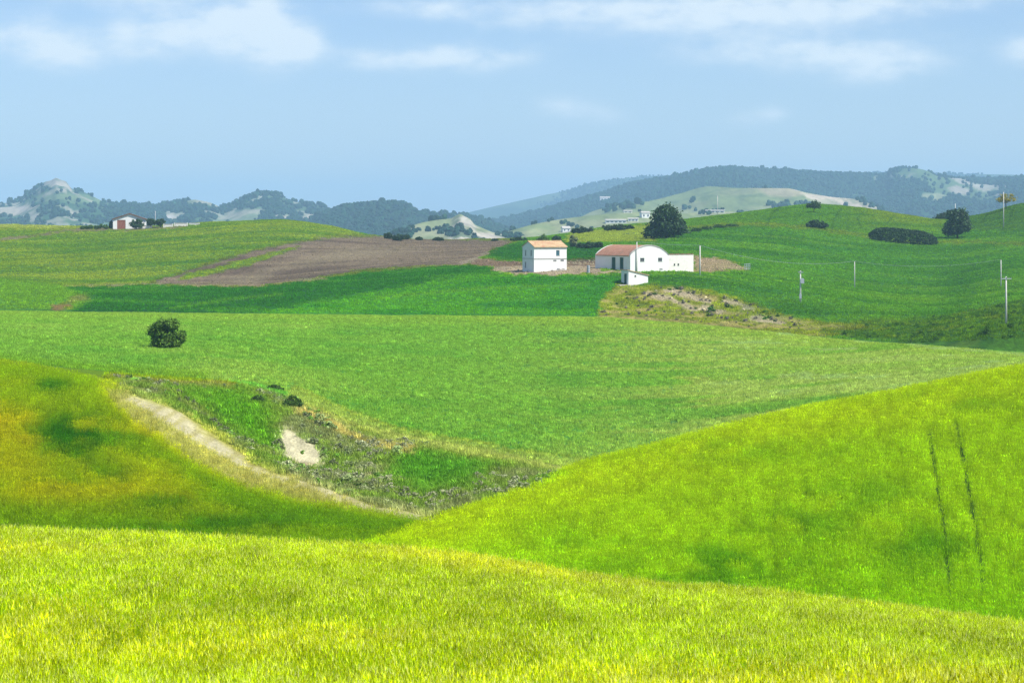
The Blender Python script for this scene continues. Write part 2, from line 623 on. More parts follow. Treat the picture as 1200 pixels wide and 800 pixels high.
def terrain():
    K = len(LINES)
    Yk = np.zeros((K, len(colpx)))
    Zk = np.zeros_like(Yk)
    for i, (fy, fr, fz, h) in enumerate(LINES):
        Yk[i] = fy(colpx)
        Zk[i] = (fz(colpx) if fz else (HOR - fr(colpx)) / FPX * Yk[i]) - h
    # take the small kinks out along the bearing
    ker = np.exp(-np.linspace(-2, 2, 15) ** 2)
    ker /= ker.sum()
    for i in range(K):
        for arr in (Yk, Zk):
            pad = np.pad(arr[i], 7, mode='edge')
            arr[i] = np.convolve(pad, ker, 'valid')
    Y = pchip_rows(np.arange(K), Yk, svals)
    Z = pchip_rows(np.arange(K), Zk, svals)
    X = (colpx[None] - 600) / FPX * np.maximum(Y, 20)
    # gentle unevenness
    amp = np.interp(svals, [0, 3, 6, 9, 10, 11, 13, 16, 20, 24], [.05, .12, .15, .1, .35, .15, .2, .25, .5, 2.0])[:, None]
    Z = Z + amp * (fbm(X / 14, Y / 14, 3, 3) - 0.5) * 2 + amp * 0.5 * (fbm(X / 4, Y / 4, 5, 3) - 0.5)
    # rills and clods on the bare banks
    g = (smooth(8.6, 9.2, svals) * (1 - smooth(10.6, 11, svals)))[:, None] * (smooth(90, 160, colpx) * (1 - smooth(640, 700, colpx)))[None]
    Z = Z + g * (0.9 * (fbm(X / 2.2, Y / 2.2, 11, 4) - 0.5) + 1.4 * (fbm(X / 7, Y / 9, 12, 3) - 0.5))
    g = (smooth(15.2, 15.5, svals) * (1 - smooth(16.0, 16.2, svals)))[:, None] * (smooth(700, 740, colpx) * (1 - smooth(900, 960, colpx)))[None]
    Z = Z + g * 1.6 * (fbm(X / 5, Y / 5, 21, 4) - 0.5)
    # level the farmyard a little around the buildings is left to their foundations
    return X, Y, Z


TX, TY, TZ = terrain()
CROP = np.interp(svals, np.arange(len(LINES)), [l[3] for l in LINES])[:, None] * np.ones((1, len(colpx)))
TPX = np.broadcast_to(colpx[None], TX.shape)
TS = np.broadcast_to(svals[:, None], TX.shape)
TPY = HOR - (TZ + CROP) / np.maximum(TY, 1) * FPX


def col_at(px):
    """one terrain column (Y, Z, s) at a bearing, interpolated between grid columns"""
    j = int(np.clip(np.searchsorted(colpx, px) - 1, 0, len(colpx) - 2))
    t = float(np.clip((px - colpx[j]) / (colpx[j + 1] - colpx[j]), 0, 1))
    return (1 - t) * TY[:, j] + t * TY[:, j + 1], (1 - t) * TZ[:, j] + t * TZ[:, j + 1]


def ground_z(x, y):
    Yc, Zc = col_at(600 + FPX * x / max(y, 20))
    return float(np.interp(y, Yc, Zc))


def spot(px, py, s0, s1):
    """the point of the land seen on that bearing and row, between survey lines s0 and s1"""
    Yc, Zc = col_at(px)
    m = np.where((svals >= s0) & (svals <= s1))[0]
    row = HOR - Zc[m] / np.maximum(Yc[m], 1) * FPX
    i = np.where(row <= py)[0]
    i = i[0] if len(i) else len(m) - 1
    if i > 0 and row[i - 1] > py >= row[i]:
        t = (row[i - 1] - py) / (row[i - 1] - row[i])
        y = Yc[m[i - 1]] * (1 - t) + Yc[m[i]] * t
    else:
        y = Yc[m[i]]
    return Vector(((px - 600) / FPX * y, y, float(np.interp(y, Yc, Zc))))


def over(rgb, mask, c):
    m = np.asarray(mask)[..., None]
    return rgb * (1 - m) + np.asarray(c, float) * m


TRAM = [[(1089, 505), (1098, 560), (1106, 610), (1112, 668), (1114, 690)], [(1121, 494), (1132, 550), (1141, 600), (1153, 680)],
        [(944, 556), (943, 600), (950, 650), (962, 703)], [(908, 590), (906, 640), (917, 702)]]
SCRUB_POLY = [(128, 440), (200, 446), (270, 450), (325, 455), (352, 474), (420, 502), (490, 517), (560, 530), (625, 545), (672, 556), (640, 566), (580, 585), (520, 603), (470, 596), (400, 575), (340, 555), (300, 538), (250, 505), (200, 474), (150, 455)]


def paint(px, py, s, X, Y):
    """colour of the land cover as the eye would name it in daylight (0-255), by place"""
    n1 = fbm(X / 9, Y / 14, 31, 4)
    n2 = fbm(X / 3, Y / 5, 32, 3)
    n3 = fbm(X / 40, Y / 60, 33, 3)
    jx = px + (fbm(X / 2.5, Y / 5, 41, 3) - 0.5) * 14
    jy = py + (fbm(X / 2.5, Y / 5, 42, 3) - 0.5) * 6
    out = np.zeros(px.shape + (3,))
    # ---- near wheat
    c = over(np.full(px.shape + (3,), (184, 206, 22.)), smooth(0.45, 0.7, n1), (204, 212, 40))
    c = over(c, smooth(0.55, 0.75, n2) * 0.5, (160, 180, 8))
    c = over(c, smooth(4.2, 5, s) * smooth(450, 800, px) * 0.3, (186, 196, 30))
    m = s < 6.4
    out[m] = c[m]
    # ---- right-hand hill: young bright corn
    r = np.full(px.shape + (3,), (146, 192, 8.))
    r = over(r, smooth(0.5, 0.72, n1) * 0.3, (126, 180, 4))
    r = over(r, smooth(0.52, 0.7, n3) * 0.3, (160, 200, 16))
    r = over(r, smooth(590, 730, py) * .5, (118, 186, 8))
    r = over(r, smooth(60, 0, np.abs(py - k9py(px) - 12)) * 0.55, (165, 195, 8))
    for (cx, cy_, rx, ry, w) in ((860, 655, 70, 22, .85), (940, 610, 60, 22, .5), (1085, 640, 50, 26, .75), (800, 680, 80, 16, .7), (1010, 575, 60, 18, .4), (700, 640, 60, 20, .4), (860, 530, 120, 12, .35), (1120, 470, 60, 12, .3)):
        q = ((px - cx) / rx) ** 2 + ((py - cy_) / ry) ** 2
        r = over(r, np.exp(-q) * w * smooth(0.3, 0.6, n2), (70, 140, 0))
    for i, tl in enumerate(TRAM):
        r = over(r, smooth(4, 1.5, pline(px, py, tl)) * (.8 if i < 2 else .4), (58, 96, 4))
    # ---- left-hand hill: patchy ripening corn
    l = np.full(px.shape + (3,), (140, 160, 6.))
    l = over(l, smooth(0.4, 0.66, n1) * 0.8, (170, 163, 8))
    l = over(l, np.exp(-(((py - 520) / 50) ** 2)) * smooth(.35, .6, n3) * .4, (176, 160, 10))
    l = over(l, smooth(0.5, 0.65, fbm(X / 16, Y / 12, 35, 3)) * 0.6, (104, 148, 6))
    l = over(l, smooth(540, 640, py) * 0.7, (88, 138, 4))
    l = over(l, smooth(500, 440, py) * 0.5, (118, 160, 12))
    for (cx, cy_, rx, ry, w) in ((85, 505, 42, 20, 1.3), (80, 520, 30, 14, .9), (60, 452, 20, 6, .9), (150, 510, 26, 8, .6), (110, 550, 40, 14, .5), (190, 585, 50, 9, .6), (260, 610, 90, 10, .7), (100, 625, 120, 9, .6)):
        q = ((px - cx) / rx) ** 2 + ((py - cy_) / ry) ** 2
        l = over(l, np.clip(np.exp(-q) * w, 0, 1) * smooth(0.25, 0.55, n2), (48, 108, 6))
    # stubble strip and bare pale soil along the spur
    strip = smooth(-11, 11, sdf(jx, jy, [(118, 452), (160, 456), (205, 476), (255, 508), (300, 538), (360, 562), (430, 582), (512, 606), (500, 610), (430, 600), (360, 586), (300, 574), (245, 550), (195, 518), (150, 486)]))
    l = over(l, strip, (212, 208, 112))
    l = over(l, strip * smooth(-4, 5, sdf(jx, jy, [(140, 459), (170, 462), (210, 481), (250, 509), (300, 540), (350, 560), (330, 562), (270, 536), (220, 510), (180, 484)])) * 0.9, (236, 226, 184))
    l = over(l, smooth(-3, 3, 5 - pline(jx, jy, [(350, 562), (400, 579), (450, 594), (508, 607)])) * .8, (232, 222, 178))
    l = over(l, strip * smooth(0.5, 0.7, vnoise((px * .45 + py) / 4.0, (py - px * .6) / 40, 51)) * 0.45, (184, 176, 92))
    # scrub gully
    g = np.full(px.shape + (3,), (108, 140, 56.))
    g = over(g, smooth(0.45, 0.65, n2) * 0.7, (140, 140, 84))
    g = over(g, smooth(-16, 22, sdf(jx, jy, [(195, 455), (270, 452), (310, 465), (320, 500), (330, 535), (290, 520), (235, 480)])), (88, 146, 26))
    g = over(g, smooth(-18, 18, sdf(jx, jy, [(470, 525), (540, 528), (600, 540), (560, 560), (500, 575), (460, 560)])) * .8, (72, 140, 24))
    g = over(g, smooth(-4, 4, sdf(jx, jy, [(322, 512), (336, 500), (350, 512), (372, 522), (380, 541), (356, 546), (332, 534)])), (240, 232, 186))
    g = over(g, smooth(8, 2, pline(jx, jy, [(345, 548), (372, 540), (420, 552), (455, 560)])) * smooth(.45, .6, n2), (206, 192, 150))
    g = over(g, smooth(9, 2, pline(jx, jy, [(130, 438), (200, 444), (270, 449)])), (150, 146, 58))
    g = over(g, smooth(10, 1, pline(jx, jy, [(350, 480), (400, 505), (440, 520), (480, 525)])) * .9, (186, 172, 92))
    lg = over(l, smooth(-2, 2, sdf(jx, jy, SCRUB_POLY)), (1, 1, 1))
    msk = smooth(-2, 2, sdf(jx, jy, SCRUB_POLY))[..., None]
    lg = l * (1 - msk) + g * msk
    # pale field margin between gully and meadow
    lg = over(lg, (s > 10.3) * smooth(11, 3, pline(jx, jy, [(345, 464), (400, 488), (470, 512), (560, 530), (690, 552)])), (160, 170, 76))
    val = np.interp(py, [420, 560, 606, 625, 645, 670], [900, 640, 512, 452, 395, 330])   # line between the two hills
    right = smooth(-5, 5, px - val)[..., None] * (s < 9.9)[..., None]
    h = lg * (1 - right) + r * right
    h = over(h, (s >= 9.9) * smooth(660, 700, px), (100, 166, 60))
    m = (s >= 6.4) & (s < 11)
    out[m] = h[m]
    # ---- middle meadow
    c = np.full(px.shape + (3,), (96, 166, 56.))
    c = over(c, smooth(0.45, 0.7, n3) * 0.7, (124, 178, 78))
    c = over(c, smooth(0.5, 0.75, n1) * 0.5, (74, 152, 48))
    c = over(c, smooth(500, 900, px) * smooth(0.4, 0.6, fbm(X / 30, Y / 8, 36, 3)) * .55, (142, 182, 96))
    c = over(c, smooth(16, 0, py - k13py(px)) * .5, (118, 172, 56))
    c = over(c, smooth(10, 0, pline(jx, jy, [(0, 420), (130, 433), (240, 441)])) * .6, (84, 150, 22))
    c = over(c, smooth(13, 4, pline(jx, jy, [(345, 464), (400, 488), (470, 512), (560, 528), (690, 549)])), (152, 172, 70))
    c = over(c, smooth(0.66, 0.74, fbm(X / 5, Y / 9, 38, 3)) * smooth(700, 900, px) * smooth(500, 420, py) * .7, (168, 180, 104))
    m = (s >= 11) & (s < 14.2)
    out[m] = c[m]
    # ---- farmland behind
    f = np.full(px.shape + (3,), (72, 146, 46.))
    f = over(f, smooth(0.45, 0.65, n3) * .6, (92, 160, 52))
    f = over(f, smooth(.46, .66, fbm((X + .2 * Y) / 70, (Y - .3 * X) / 14, 68, 4)) * .55, (52, 122, 42))
    f = over(f, smooth(.5, .68, fbm((X - .3 * Y) / 60, (Y + .2 * X) / 11, 69, 4)) * .5, (104, 168, 56))
    streak = .6 * fbm((X + .6 * Y) / 90, (Y - .6 * X) / 13, 61, 4) + .4 * fbm(X / 25, Y / 25, 67, 4)
    # left hillside
    k = smooth(-3, 3, sdf(jx, jy, [(-400, 240), (335, 240), (430, 277), (340, 286), (300, 292), (240, 311), (165, 332), (80, 336), (0, 328), (-400, 320)]))
    c = over(np.full(px.shape + (3,), (90, 146, 58.)), smooth(0.42, 0.66, streak), (118, 164, 70))
    c = over(c, smooth(0.55, 0.75, 1 - streak) * .7, (72, 134, 54))
    f = f * (1 - k[..., None]) + c * k[..., None]
    f = over(f, smooth(-2, 2, sdf(jx, jy, [(-300, 259), (60, 262), (110, 267), (60, 269), (-300, 262)])) * .8, (180, 180, 96))
    f = over(f, smooth(2.2, 0.8, pline(jx, jy * 1.0, [(-200, 282), (0, 281), (50, 275), (80, 270), (150, 268.5), (220, 265)])) * .8, (150, 132, 100))
    f = over(f, smooth(-2, 2, sdf(jx, jy, [(-300, 324), (0, 328), (70, 335), (108, 346), (95, 358), (60, 366), (-300, 362)])), (92, 160, 58))
    f = over(f, smooth(5, 1, pline(jx, jy, [(62, 361), (80, 358)])), (150, 128, 70))
    f = over(f, smooth(6, 2, pline(jx, jy, [(85, 352), (110, 344)])) * .8, (120, 140, 110))
    # dark green corn in the dip
    k = smooth(-3, 3, sdf(jx, jy, [(78, 338), (160, 334), (300, 336), (430, 318), (545, 310), (575, 315), (600, 320), (560, 323), (470, 336), (390, 349), (330, 362), (290, 376), (60, 376), (112, 350)]))
    c = over(np.full(px.shape + (3,), (42, 122, 42.)), smooth(0.45, 0.65, fbm(X / 25 + Y / 60, Y / 14, 62, 3)), (62, 142, 42))
    c = over(c, smooth(4, 0, pline(px, py, [(200, 362), (260, 352), (330, 345)])) * .5, (96, 166, 60))
    f = f * (1 - k[..., None]) + c * k[..., None]
    # bright corn below the house
    k = smooth(-3, 3, sdf(jx, jy, [(285, 376), (335, 361), (390, 349), (470, 336), (560, 323), (600, 319), (690, 319), (730, 325), (708, 346), (698, 376)]))
    c = over(np.full(px.shape + (3,), (78, 164, 42.)), smooth(0.45, 0.65, fbm(X / 25, Y / 10, 63, 3)), (58, 146, 44))
    f = f * (1 - k[..., None]) + c * k[..., None]
    f = over(f, smooth(4, 0, pline(px, py, [(440, 350), (560, 338), (690, 333)])) * .35, (120, 186, 60))
    # ploughland
    k = smooth(-2.5, 2.5, sdf(jx, jy, [(172, 332), (240, 311), (300, 293), (340, 285), (385, 278), (430, 276), (500, 279), (606, 281), (592, 290), (570, 297), (556, 304), (545, 310), (430, 317), (300, 336)]))
    c = over(np.full(px.shape + (3,), (150, 132, 106.)), smooth(0.4, 0.65, fbm(X / 30, Y / 7, 64, 4)), (122, 104, 84))
    c = over(c, smooth(-6, 6, sdf(jx, jy, [(400, 292), (470, 289), (500, 292), (440, 300), (330, 315), (300, 335), (250, 330)])) * .5, (172, 158, 124))
    f = f * (1 - k[..., None]) + c * k[..., None]
    f = over(f, smooth(-1.5, 1.5, sdf(jx, jy, [(205, 328), (225, 319), (300, 301), (352, 288), (336, 296), (300, 307), (245, 323)])), (108, 158, 62))
    f = over(f, smooth(2.2, 0.8, pline(jx, jy, [(75, 336), (165, 333), (300, 335), (380, 326)])) * .75, (176, 158, 112))
    # tilled red earth and track left of the house
    f = over(f, smooth(-2, 2, sdf(jx, jy, [(566, 300), (585, 290), (625, 283), (706, 284), (704, 306), (612, 305)])), (42, 118, 46))
    f = over(f, smooth(-1, 1, sdf(jx, jy, [(546, 310), (556, 304), (575, 304), (614, 306), (614, 313), (575, 313)])), (146, 122, 94))
    f = over(f, smooth(2.5, 1, pline(jx, jy, [(540, 309), (560, 302), (572, 297)])) * .9, (176, 160, 134))
    f = over(f, smooth(-1, 1, sdf(jx, jy, [(578, 313), (612, 311), (664, 307), (705, 306), (705, 317), (740, 318), (722, 321), (660, 322), (598, 321.5), (578, 318)])), (186, 168, 136))
    f = over(f, smooth(-1, 1, sdf(jx, jy, [(664, 305), (706, 303), (706, 310), (664, 311)])) * .8, (128, 100, 78))
    f = over(f, smooth(-1.5, 1.5, sdf(jx, jy, [(660, 284), (668, 274), (690, 270), (768, 262), (770, 282), (700, 284)])), (142, 172, 88))
    f = over(f, smooth(-1, 1, sdf(jx, jy, [(812, 299), (842, 303), (874, 312), (876, 317), (812, 319)])), (180, 156, 116))
    # dry knoll below the shed
    k = smooth(-3, 3, sdf(jx, jy, [(698, 376), (706, 350), (722, 335), (772, 334), (830, 341), (870, 352), (930, 372), (1000, 384), (1040, 392), (900, 394), (800, 384)]))
    c = over(np.full(px.shape + (3,), (150, 168, 52.)), smooth(0.42, 0.62, fbm(X / 4, Y / 4, 65, 3)), (182, 172, 92))
    c = over(c, smooth(0.55, 0.7, n2) * .6, (104, 138, 44))
    for pl in ([(762, 344), (790, 352), (815, 362)], [(782, 340), (808, 346), (832, 354)], [(822, 360), (845, 366)], [(850, 352), (880, 362)], [(880, 372), (920, 378)]):
        c = over(c, smooth(5, 1, pline(jx, jy, pl)), (206, 190, 150))
    f = f * (1 - k[..., None]) + c * k[..., None]
    # right: hillside with a band of older grass along the track, upper field paler
    k = smooth(-2, 2, sdf(jx, jy, [(770, 272), (800, 255), (900, 235), (1110, 235), (1110, 275), (1010, 276), (960, 268), (880, 263)]))
    c = over(np.full(px.shape + (3,), (82, 148, 48.)), smooth(960, 1060, px) * smooth(280, 250, py), (108, 154, 58))
    c = over(c, smooth(0.5, 0.7, streak) * .5, (62, 128, 46))
    f = f * (1 - k[..., None]) + c * k[..., None]
    f = over(f, smooth(3, 1, pline(jx, jy, [(800, 268), (850, 264), (890, 262.5), (960, 268), (1010, 276), (1050, 282), (1130, 284), (1200, 286)])) * .6, (112, 146, 56))
    f = over(f, smooth(-2, 2, sdf(jx, jy, [(1108, 270), (1130, 250), (1200, 225), (1500, 220), (1500, 268), (1130, 270)])) * .8, (70, 126, 58))
    f = over(f, np.exp(-(((px - 1125) / 22) ** 2 + ((py - 338) / 22) ** 2)) * .4, (40, 112, 42))  # shading of the valley put into the ground colour as a soft dark patch
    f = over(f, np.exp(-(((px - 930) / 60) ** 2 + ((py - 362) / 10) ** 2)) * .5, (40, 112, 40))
    f = over(f, np.exp(-(((px - 930) / 70) ** 2 + ((py - 318) / 14) ** 2)) * .5, (92, 168, 52))
    k = smooth(-4, 4, sdf(jx, jy, [(960, 388), (1010, 376), (1100, 372), (1200, 352), (1500, 340), (1500, 430), (1200, 420), (1050, 402)]))
    c = over(np.full(px.shape + (3,), (78, 136, 38.)), smooth(0.45, 0.6, n2), (60, 116, 34))
    c = over(c, smooth(0.58, 0.7, fbm(X / 6, Y / 6, 66, 3)) * .5, (108, 146, 50))
    f = f * (1 - k[..., None]) + c * k[..., None]
    f = over(f, np.exp(-(((px - 985) / 30) ** 2 + ((py - 383) / 4) ** 2)) * .7, (170, 158, 80))
    for tl in ([(900, 262), (905, 250), (915, 243)], [(975, 268), (978, 255), (985, 245)], [(1008, 268), (1005, 256), (1012, 248)], [(1040, 262), (1046, 254)], [(1150, 262), (1158, 250)], [(1182, 260), (1188, 246)]):
        f = over(f, smooth(1.6, .5, pline(px, py, tl)) * .5, (52, 104, 46))
    m = (s >= 14.2) & (s < 21.2)
    out[m] = f[m]
    c = over(np.full(px.shape + (3,), (120, 150, 80.)), smooth(.4, .6, n3), (150, 160, 100))
    m = s >= 21.2
    out[m] = c[m]
    return out


def submesh(name, face_mask, mat, rgb):
    nr, nc = TX.shape
    idx = np.arange(nr * nc).reshape(nr, nc)
    q = np.stack([idx[:-1, :-1], idx[:-1, 1:], idx[1:, 1:], idx[1:, :-1]], -1)[face_mask]
    u, inv = np.unique(q.ravel(), return_inverse=True)
    P = np.stack([TX.ravel()[u], TY.ravel()[u], TZ.ravel()[u]], -1)
    me = mesh_np(name, P, inv.reshape(-1, 4), True)
    set_color(me, 'Col', rgb.reshape(-1, 3)[u])
    return tag(link_mesh(name, me, mat), kind='structure')


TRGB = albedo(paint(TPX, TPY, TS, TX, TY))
def farm_fix(rgb, s):
    green = smooth(1.02, 1.3, rgb[..., 1] / np.maximum(rgb[..., 0], 1e-4))[..., None]
    return rgb * np.where((s >= 14.2)[..., None], 1 + green * (np.array((.9, .84, .5)) - 1), 1.0)


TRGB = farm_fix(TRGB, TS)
fs = 0.5 * (TS[:-1, :-1] + TS[1:, :-1])
fpx = 0.5 * (TPX[:-1, :-1] + TPX[:-1, 1:])
fpy = TPY[:-1, :-1]
M_NEAR = field_material('near_field_soil', 5.0, 0.15, 0.3, 0.5)
M_MEADOW = field_material('meadow_ground', 4.0, 0.06, 0.5, 0.6)
M_FARM = field_material('farmland_ground', 2.4, 0.03, 0.5, 0.6)
right_side = fpx > np.interp(fpy, [420, 560, 606, 625, 645, 670], [900, 640, 512, 452, 395, 330])
hill = (fs >= 6) & (fs < 9)
submesh('wheat_field', fs < 6, M_NEAR, TRGB)
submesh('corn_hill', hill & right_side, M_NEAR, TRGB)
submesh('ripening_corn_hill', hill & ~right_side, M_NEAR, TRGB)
submesh('gully_bank', (fs >= 9) & (fs < 11), M_NEAR, TRGB)
submesh('meadow', (fs >= 11) & (fs < 14), M_MEADOW, TRGB)
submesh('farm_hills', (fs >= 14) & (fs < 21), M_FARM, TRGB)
submesh('far_plain', fs >= 21, M_FARM, TRGB)


# ------------------------------------------------------------------ far ridges
M_RIDGE = field_material('far_hill_ground', 0.06, 0.004, 0.28, 0.6)
FOREST = []     # points for the far woods


def ridge(name, pts, Yc, Yf, zf, cover, rows=44, step=1.6, rough=1.0, power=1.25, seed=0):
    a = np.array(pts, float)
    px = np.arange(a[0, 0], a[-1, 0] + 0.1, step)
    row = pchip(a[:, 0], a[:, 1], px)
    yc = np.full_like(px, float(Yc))
    yc += (fbm(px / 90, px * 0 + seed, seed + 70, 3) - 0.5) * 0.12 * Yc
    zc = (HOR - row) / FPX * yc
    end = np.minimum(smooth(a[0, 0], a[0, 0] + 25, px), 1 - smooth(a[-1, 0] - 25, a[-1, 0], px))
    t = np.concatenate([np.linspace(0, 1, rows), 1 + np.linspace(0.06, 0.5, 7)])
    T = t[:, None]
    Y = np.where(T <= 1, Yf + (yc - Yf) * T, yc + (T - 1) * 0.5 * Yc)
    up = np.where(T <= 1, np.clip(T, 0, 1) ** power, 1 - ((np.maximum(T, 1) - 1) / 0.5) ** 1.5)
    Z = zf + (zc - zf) * up
    X = (px[None] - 600) / FPX * Y
    env = np.where(T <= 1, smooth(0, 0.25, T) * (1 - smooth(0.75, 1.0, T)) + 0.12 * (T > 0.75), 0.3)
    big = fbm(X / 420, Y / 700, seed + 3, 4)
    rid = 1 - np.abs(2 * fbm(X / 160, Y / 330, seed + 5, 4) - 1)
    rl = (zc - zf)
    Z = Z + env * rough * rl * (0.34 * (big - 0.5) + 0.16 * (rid - 0.7))
    Z = Z + 1.2 * rough * (fbm(X / 40, Y / 40, seed + 9, 3) - 0.5) * env
    PX = np.broadcast_to(px[None], X.shape)
    PY = HOR - Z / Y * FPX
    rgb, wood = cover(PX, PY, X, Y, T)
    nr, nc = X.shape
    idx = np.arange(nr * nc).reshape(nr, nc)
    q = np.stack([idx[:-1, :-1], idx[:-1, 1:], idx[1:, 1:], idx[1:, :-1]], -1).reshape(-1, 4)
    P = np.stack([X, Y, Z], -1).reshape(-1, 3)
    me = mesh_np(name, P, q, True)
    set_color(me, 'Col', albedo(rgb).reshape(-1, 3))
    tag(link_mesh(name, me, M_RIDGE), kind='structure')
    # wood on it
    fa = np.linalg.norm(np.cross(P[q[:, 1]] - P[q[:, 0]], P[q[:, 3]] - P[q[:, 0]]), axis=1)
    w = fa * wood.reshape(-1)[q].mean(1) * (np.broadcast_to(T, X.shape).reshape(-1)[q].max(1) <= 1.07)
    n = int(w.sum() / (8.0 if Yc < 3000 else 75.0) / (1 if Yc < 6000 else 2.5))
    if n:
        f = rng.choice(len(q), n, p=w / w.sum())
        u, v = rng.random(n)[:, None], rng.random(n)[:, None]
        a0, b0, c0, d0 = (P[q[f, i]] for i in range(4))
        FOREST.append((a0 * (1 - u) * (1 - v) + b0 * u * (1 - v) + c0 * u * v + d0 * (1 - u) * v, np.full(n, Yc)))


def cover_far(px, py, X, Y, T):
    c = np.full(px.shape + (3,), (70, 104, 62.))
    c = over(c, smooth(.5, .65, fbm(X / 500, Y / 700, 81, 4)), (108, 134, 84))
    return c, smooth(.42, .5, fbm(X / 300, Y / 500, 82, 3)) * .5


def cover_main(px, py, X, Y, T):
    n = fbm(X / 220, Y / 400, 83, 4)
    c = np.full(px.shape + (3,), (54, 94, 58.))
    wood = np.ones(px.shape) * 0.9
    op = smooth(.56, .64, n) * smooth(930, 1040, px) * .85
    c = over(c, op, (118, 146, 92))
    c = over(c, smooth(.64, .7, fbm(X / 70, Y / 160, 97, 4)) * smooth(960, 1060, px), (188, 186, 164))
    for (poly, col) in (([(1180, 258), (1178, 262), (1210, 262), (1210, 256)], (214, 206, 180)),
                        ([(1112, 220), (1125, 217), (1140, 222), (1138, 229), (1120, 227)], (196, 190, 170)),
                        ([(1080, 227), (1100, 226), (1118, 231), (1100, 236), (1080, 233)], (176, 184, 136)),
                        ([(1044, 204), (1050, 203), (1048, 214), (1044, 214)], (170, 176, 150)),
                        ([(1020, 206), (1030, 206), (1026, 216)], (150, 166, 130))):
        k = smooth(-1.5, 1.5, sdf(px + (n - .5) * 16, py, poly))
        c = over(c, k, col)
        op = np.maximum(op, k)
    k = smooth(-2, 2, sdf(px, py, [(690, 228), (712, 224), (728, 226), (724, 234), (700, 234)])) * .0
    return c, np.clip(wood - op, 0, 1)


def cover_pasture(px, py, X, Y, T):
    n = fbm(X / 60, Y / 120, 84, 4)
    c = over(np.full(px.shape + (3,), (146, 164, 104.)), smooth(.45, .62, n), (168, 178, 124))
    c = over(c, smooth(.6, .7, fbm(X / 30, Y / 60, 85, 3)) * .6, (112, 136, 84))
    j = px + (fbm(X / 15, Y / 30, 86, 3) - .5) * 20
    c = over(c, smooth(-2, 3, sdf(j, py, [(880, 220), (925, 217), (945, 226), (930, 232), (900, 230)])) * .8, (206, 192, 158))
    c = over(c, smooth(-2, 2, sdf(j, py, [(925, 218), (945, 226), (975, 229), (1005, 232), (1032, 242), (1030, 248), (995, 246), (968, 240), (945, 232)])), (228, 214, 188))
    c = over(c, smooth(.5, .6, vnoise(X / 5, Y / 60, 87)) * smooth(940, 980, px) * smooth(1, 6, py - 226) * .6, (150, 160, 118))
    wood = smooth(.66, .7, fbm(X / 60, Y / 120, 88, 3)) * .25 + smooth(8, 0, py - 236) * smooth(700, 690, px) * .5
    return c, wood


def cover_pale(px, py, X, Y, T):
    n = fbm(X / 50, Y / 100, 89, 4)
    c = over(np.full(px.shape + (3,), (150, 168, 106.)), smooth(.45, .62, n), (176, 184, 130))
    c = over(c, smooth(-1, 2, sdf(px, py, [(655, 271), (662, 266), (670, 270), (664, 274)])), (226, 222, 206))
    return c, smooth(.68, .72, n) * .06


def cover_left(px, py, X, Y, T):
    n = fbm(X / 120, Y / 240, 90, 4)
    j = px + (fbm(X / 25, Y / 50, 91, 3) - .5) * 22
    jy = py + (fbm(X / 25, Y / 50, 92, 3) - .5) * 9
    c = np.full(px.shape + (3,), (66, 108, 68.))
    op = smooth(.52, .6, n) * .5
    c = over(c, op, (120, 146, 96))
    for (poly, col) in (([(-20, 240), (10, 242), (36, 238), (40, 243), (22, 251), (-20, 256)], (222, 212, 190)),
                        ([(30, 250), (46, 247), (48, 256), (40, 262), (30, 258)], (196, 196, 170)),
                        ([(82, 246), (88, 244), (91, 252), (88, 261), (82, 256)], (214, 206, 188)),
                        ([(197, 252), (204, 248), (212, 254), (206, 259), (198, 259)], (222, 218, 206)),
                        ([(47, 213), (60, 208), (76, 210), (86, 222), (78, 224), (66, 218), (52, 219)], (206, 200, 182)),
                        ([(45, 222), (52, 219), (48, 228), (43, 228)], (190, 190, 168)),
                        ([(20, 238), (60, 227), (90, 225), (124, 236), (110, 240), (60, 236)], (132, 158, 104)),
                        ([(206, 236), (232, 232), (262, 240), (256, 248), (228, 241)], (150, 164, 112)),
                        ([(242, 258), (280, 246), (306, 242), (300, 262), (246, 266)], (140, 164, 120)),
                        ([(225, 235), (238, 233), (246, 238), (234, 240)], (196, 196, 170)),
                        ([(320, 253), (338, 251), (342, 258), (322, 258)], (220, 212, 192)),
                        ([(345, 252), (362, 250), (384, 252), (376, 259), (350, 260)], (224, 214, 192))):
        k = smooth(-1.5, 2, sdf(j, jy, poly))
        c = over(c, k, col)
        op = np.maximum(op, k)
    k = smooth(.6, .68, fbm(X / 45, Y / 90, 98, 4)) * .8
    c = over(c, k, (198, 194, 172))
    op = np.maximum(op, k)
    rock = smooth(-2, 2, sdf(px, py, [(40, 230), (52, 208), (78, 206), (90, 226), (70, 222)]))
    return c, np.clip(.85 - op * 1.4 - rock * .5, 0, 1) * (1 - .75 * smooth(.0, 1, (px < 125) * 1.0))


def cover_wood(px, py, X, Y, T):
    c = np.full(px.shape + (3,), (76, 108, 64.))
    k = smooth(-1, 2, sdf(px, py, [(478, 247), (486, 245), (486, 252), (478, 253)]))
    return over(c, k, (190, 186, 160)), (1 - k) * .9


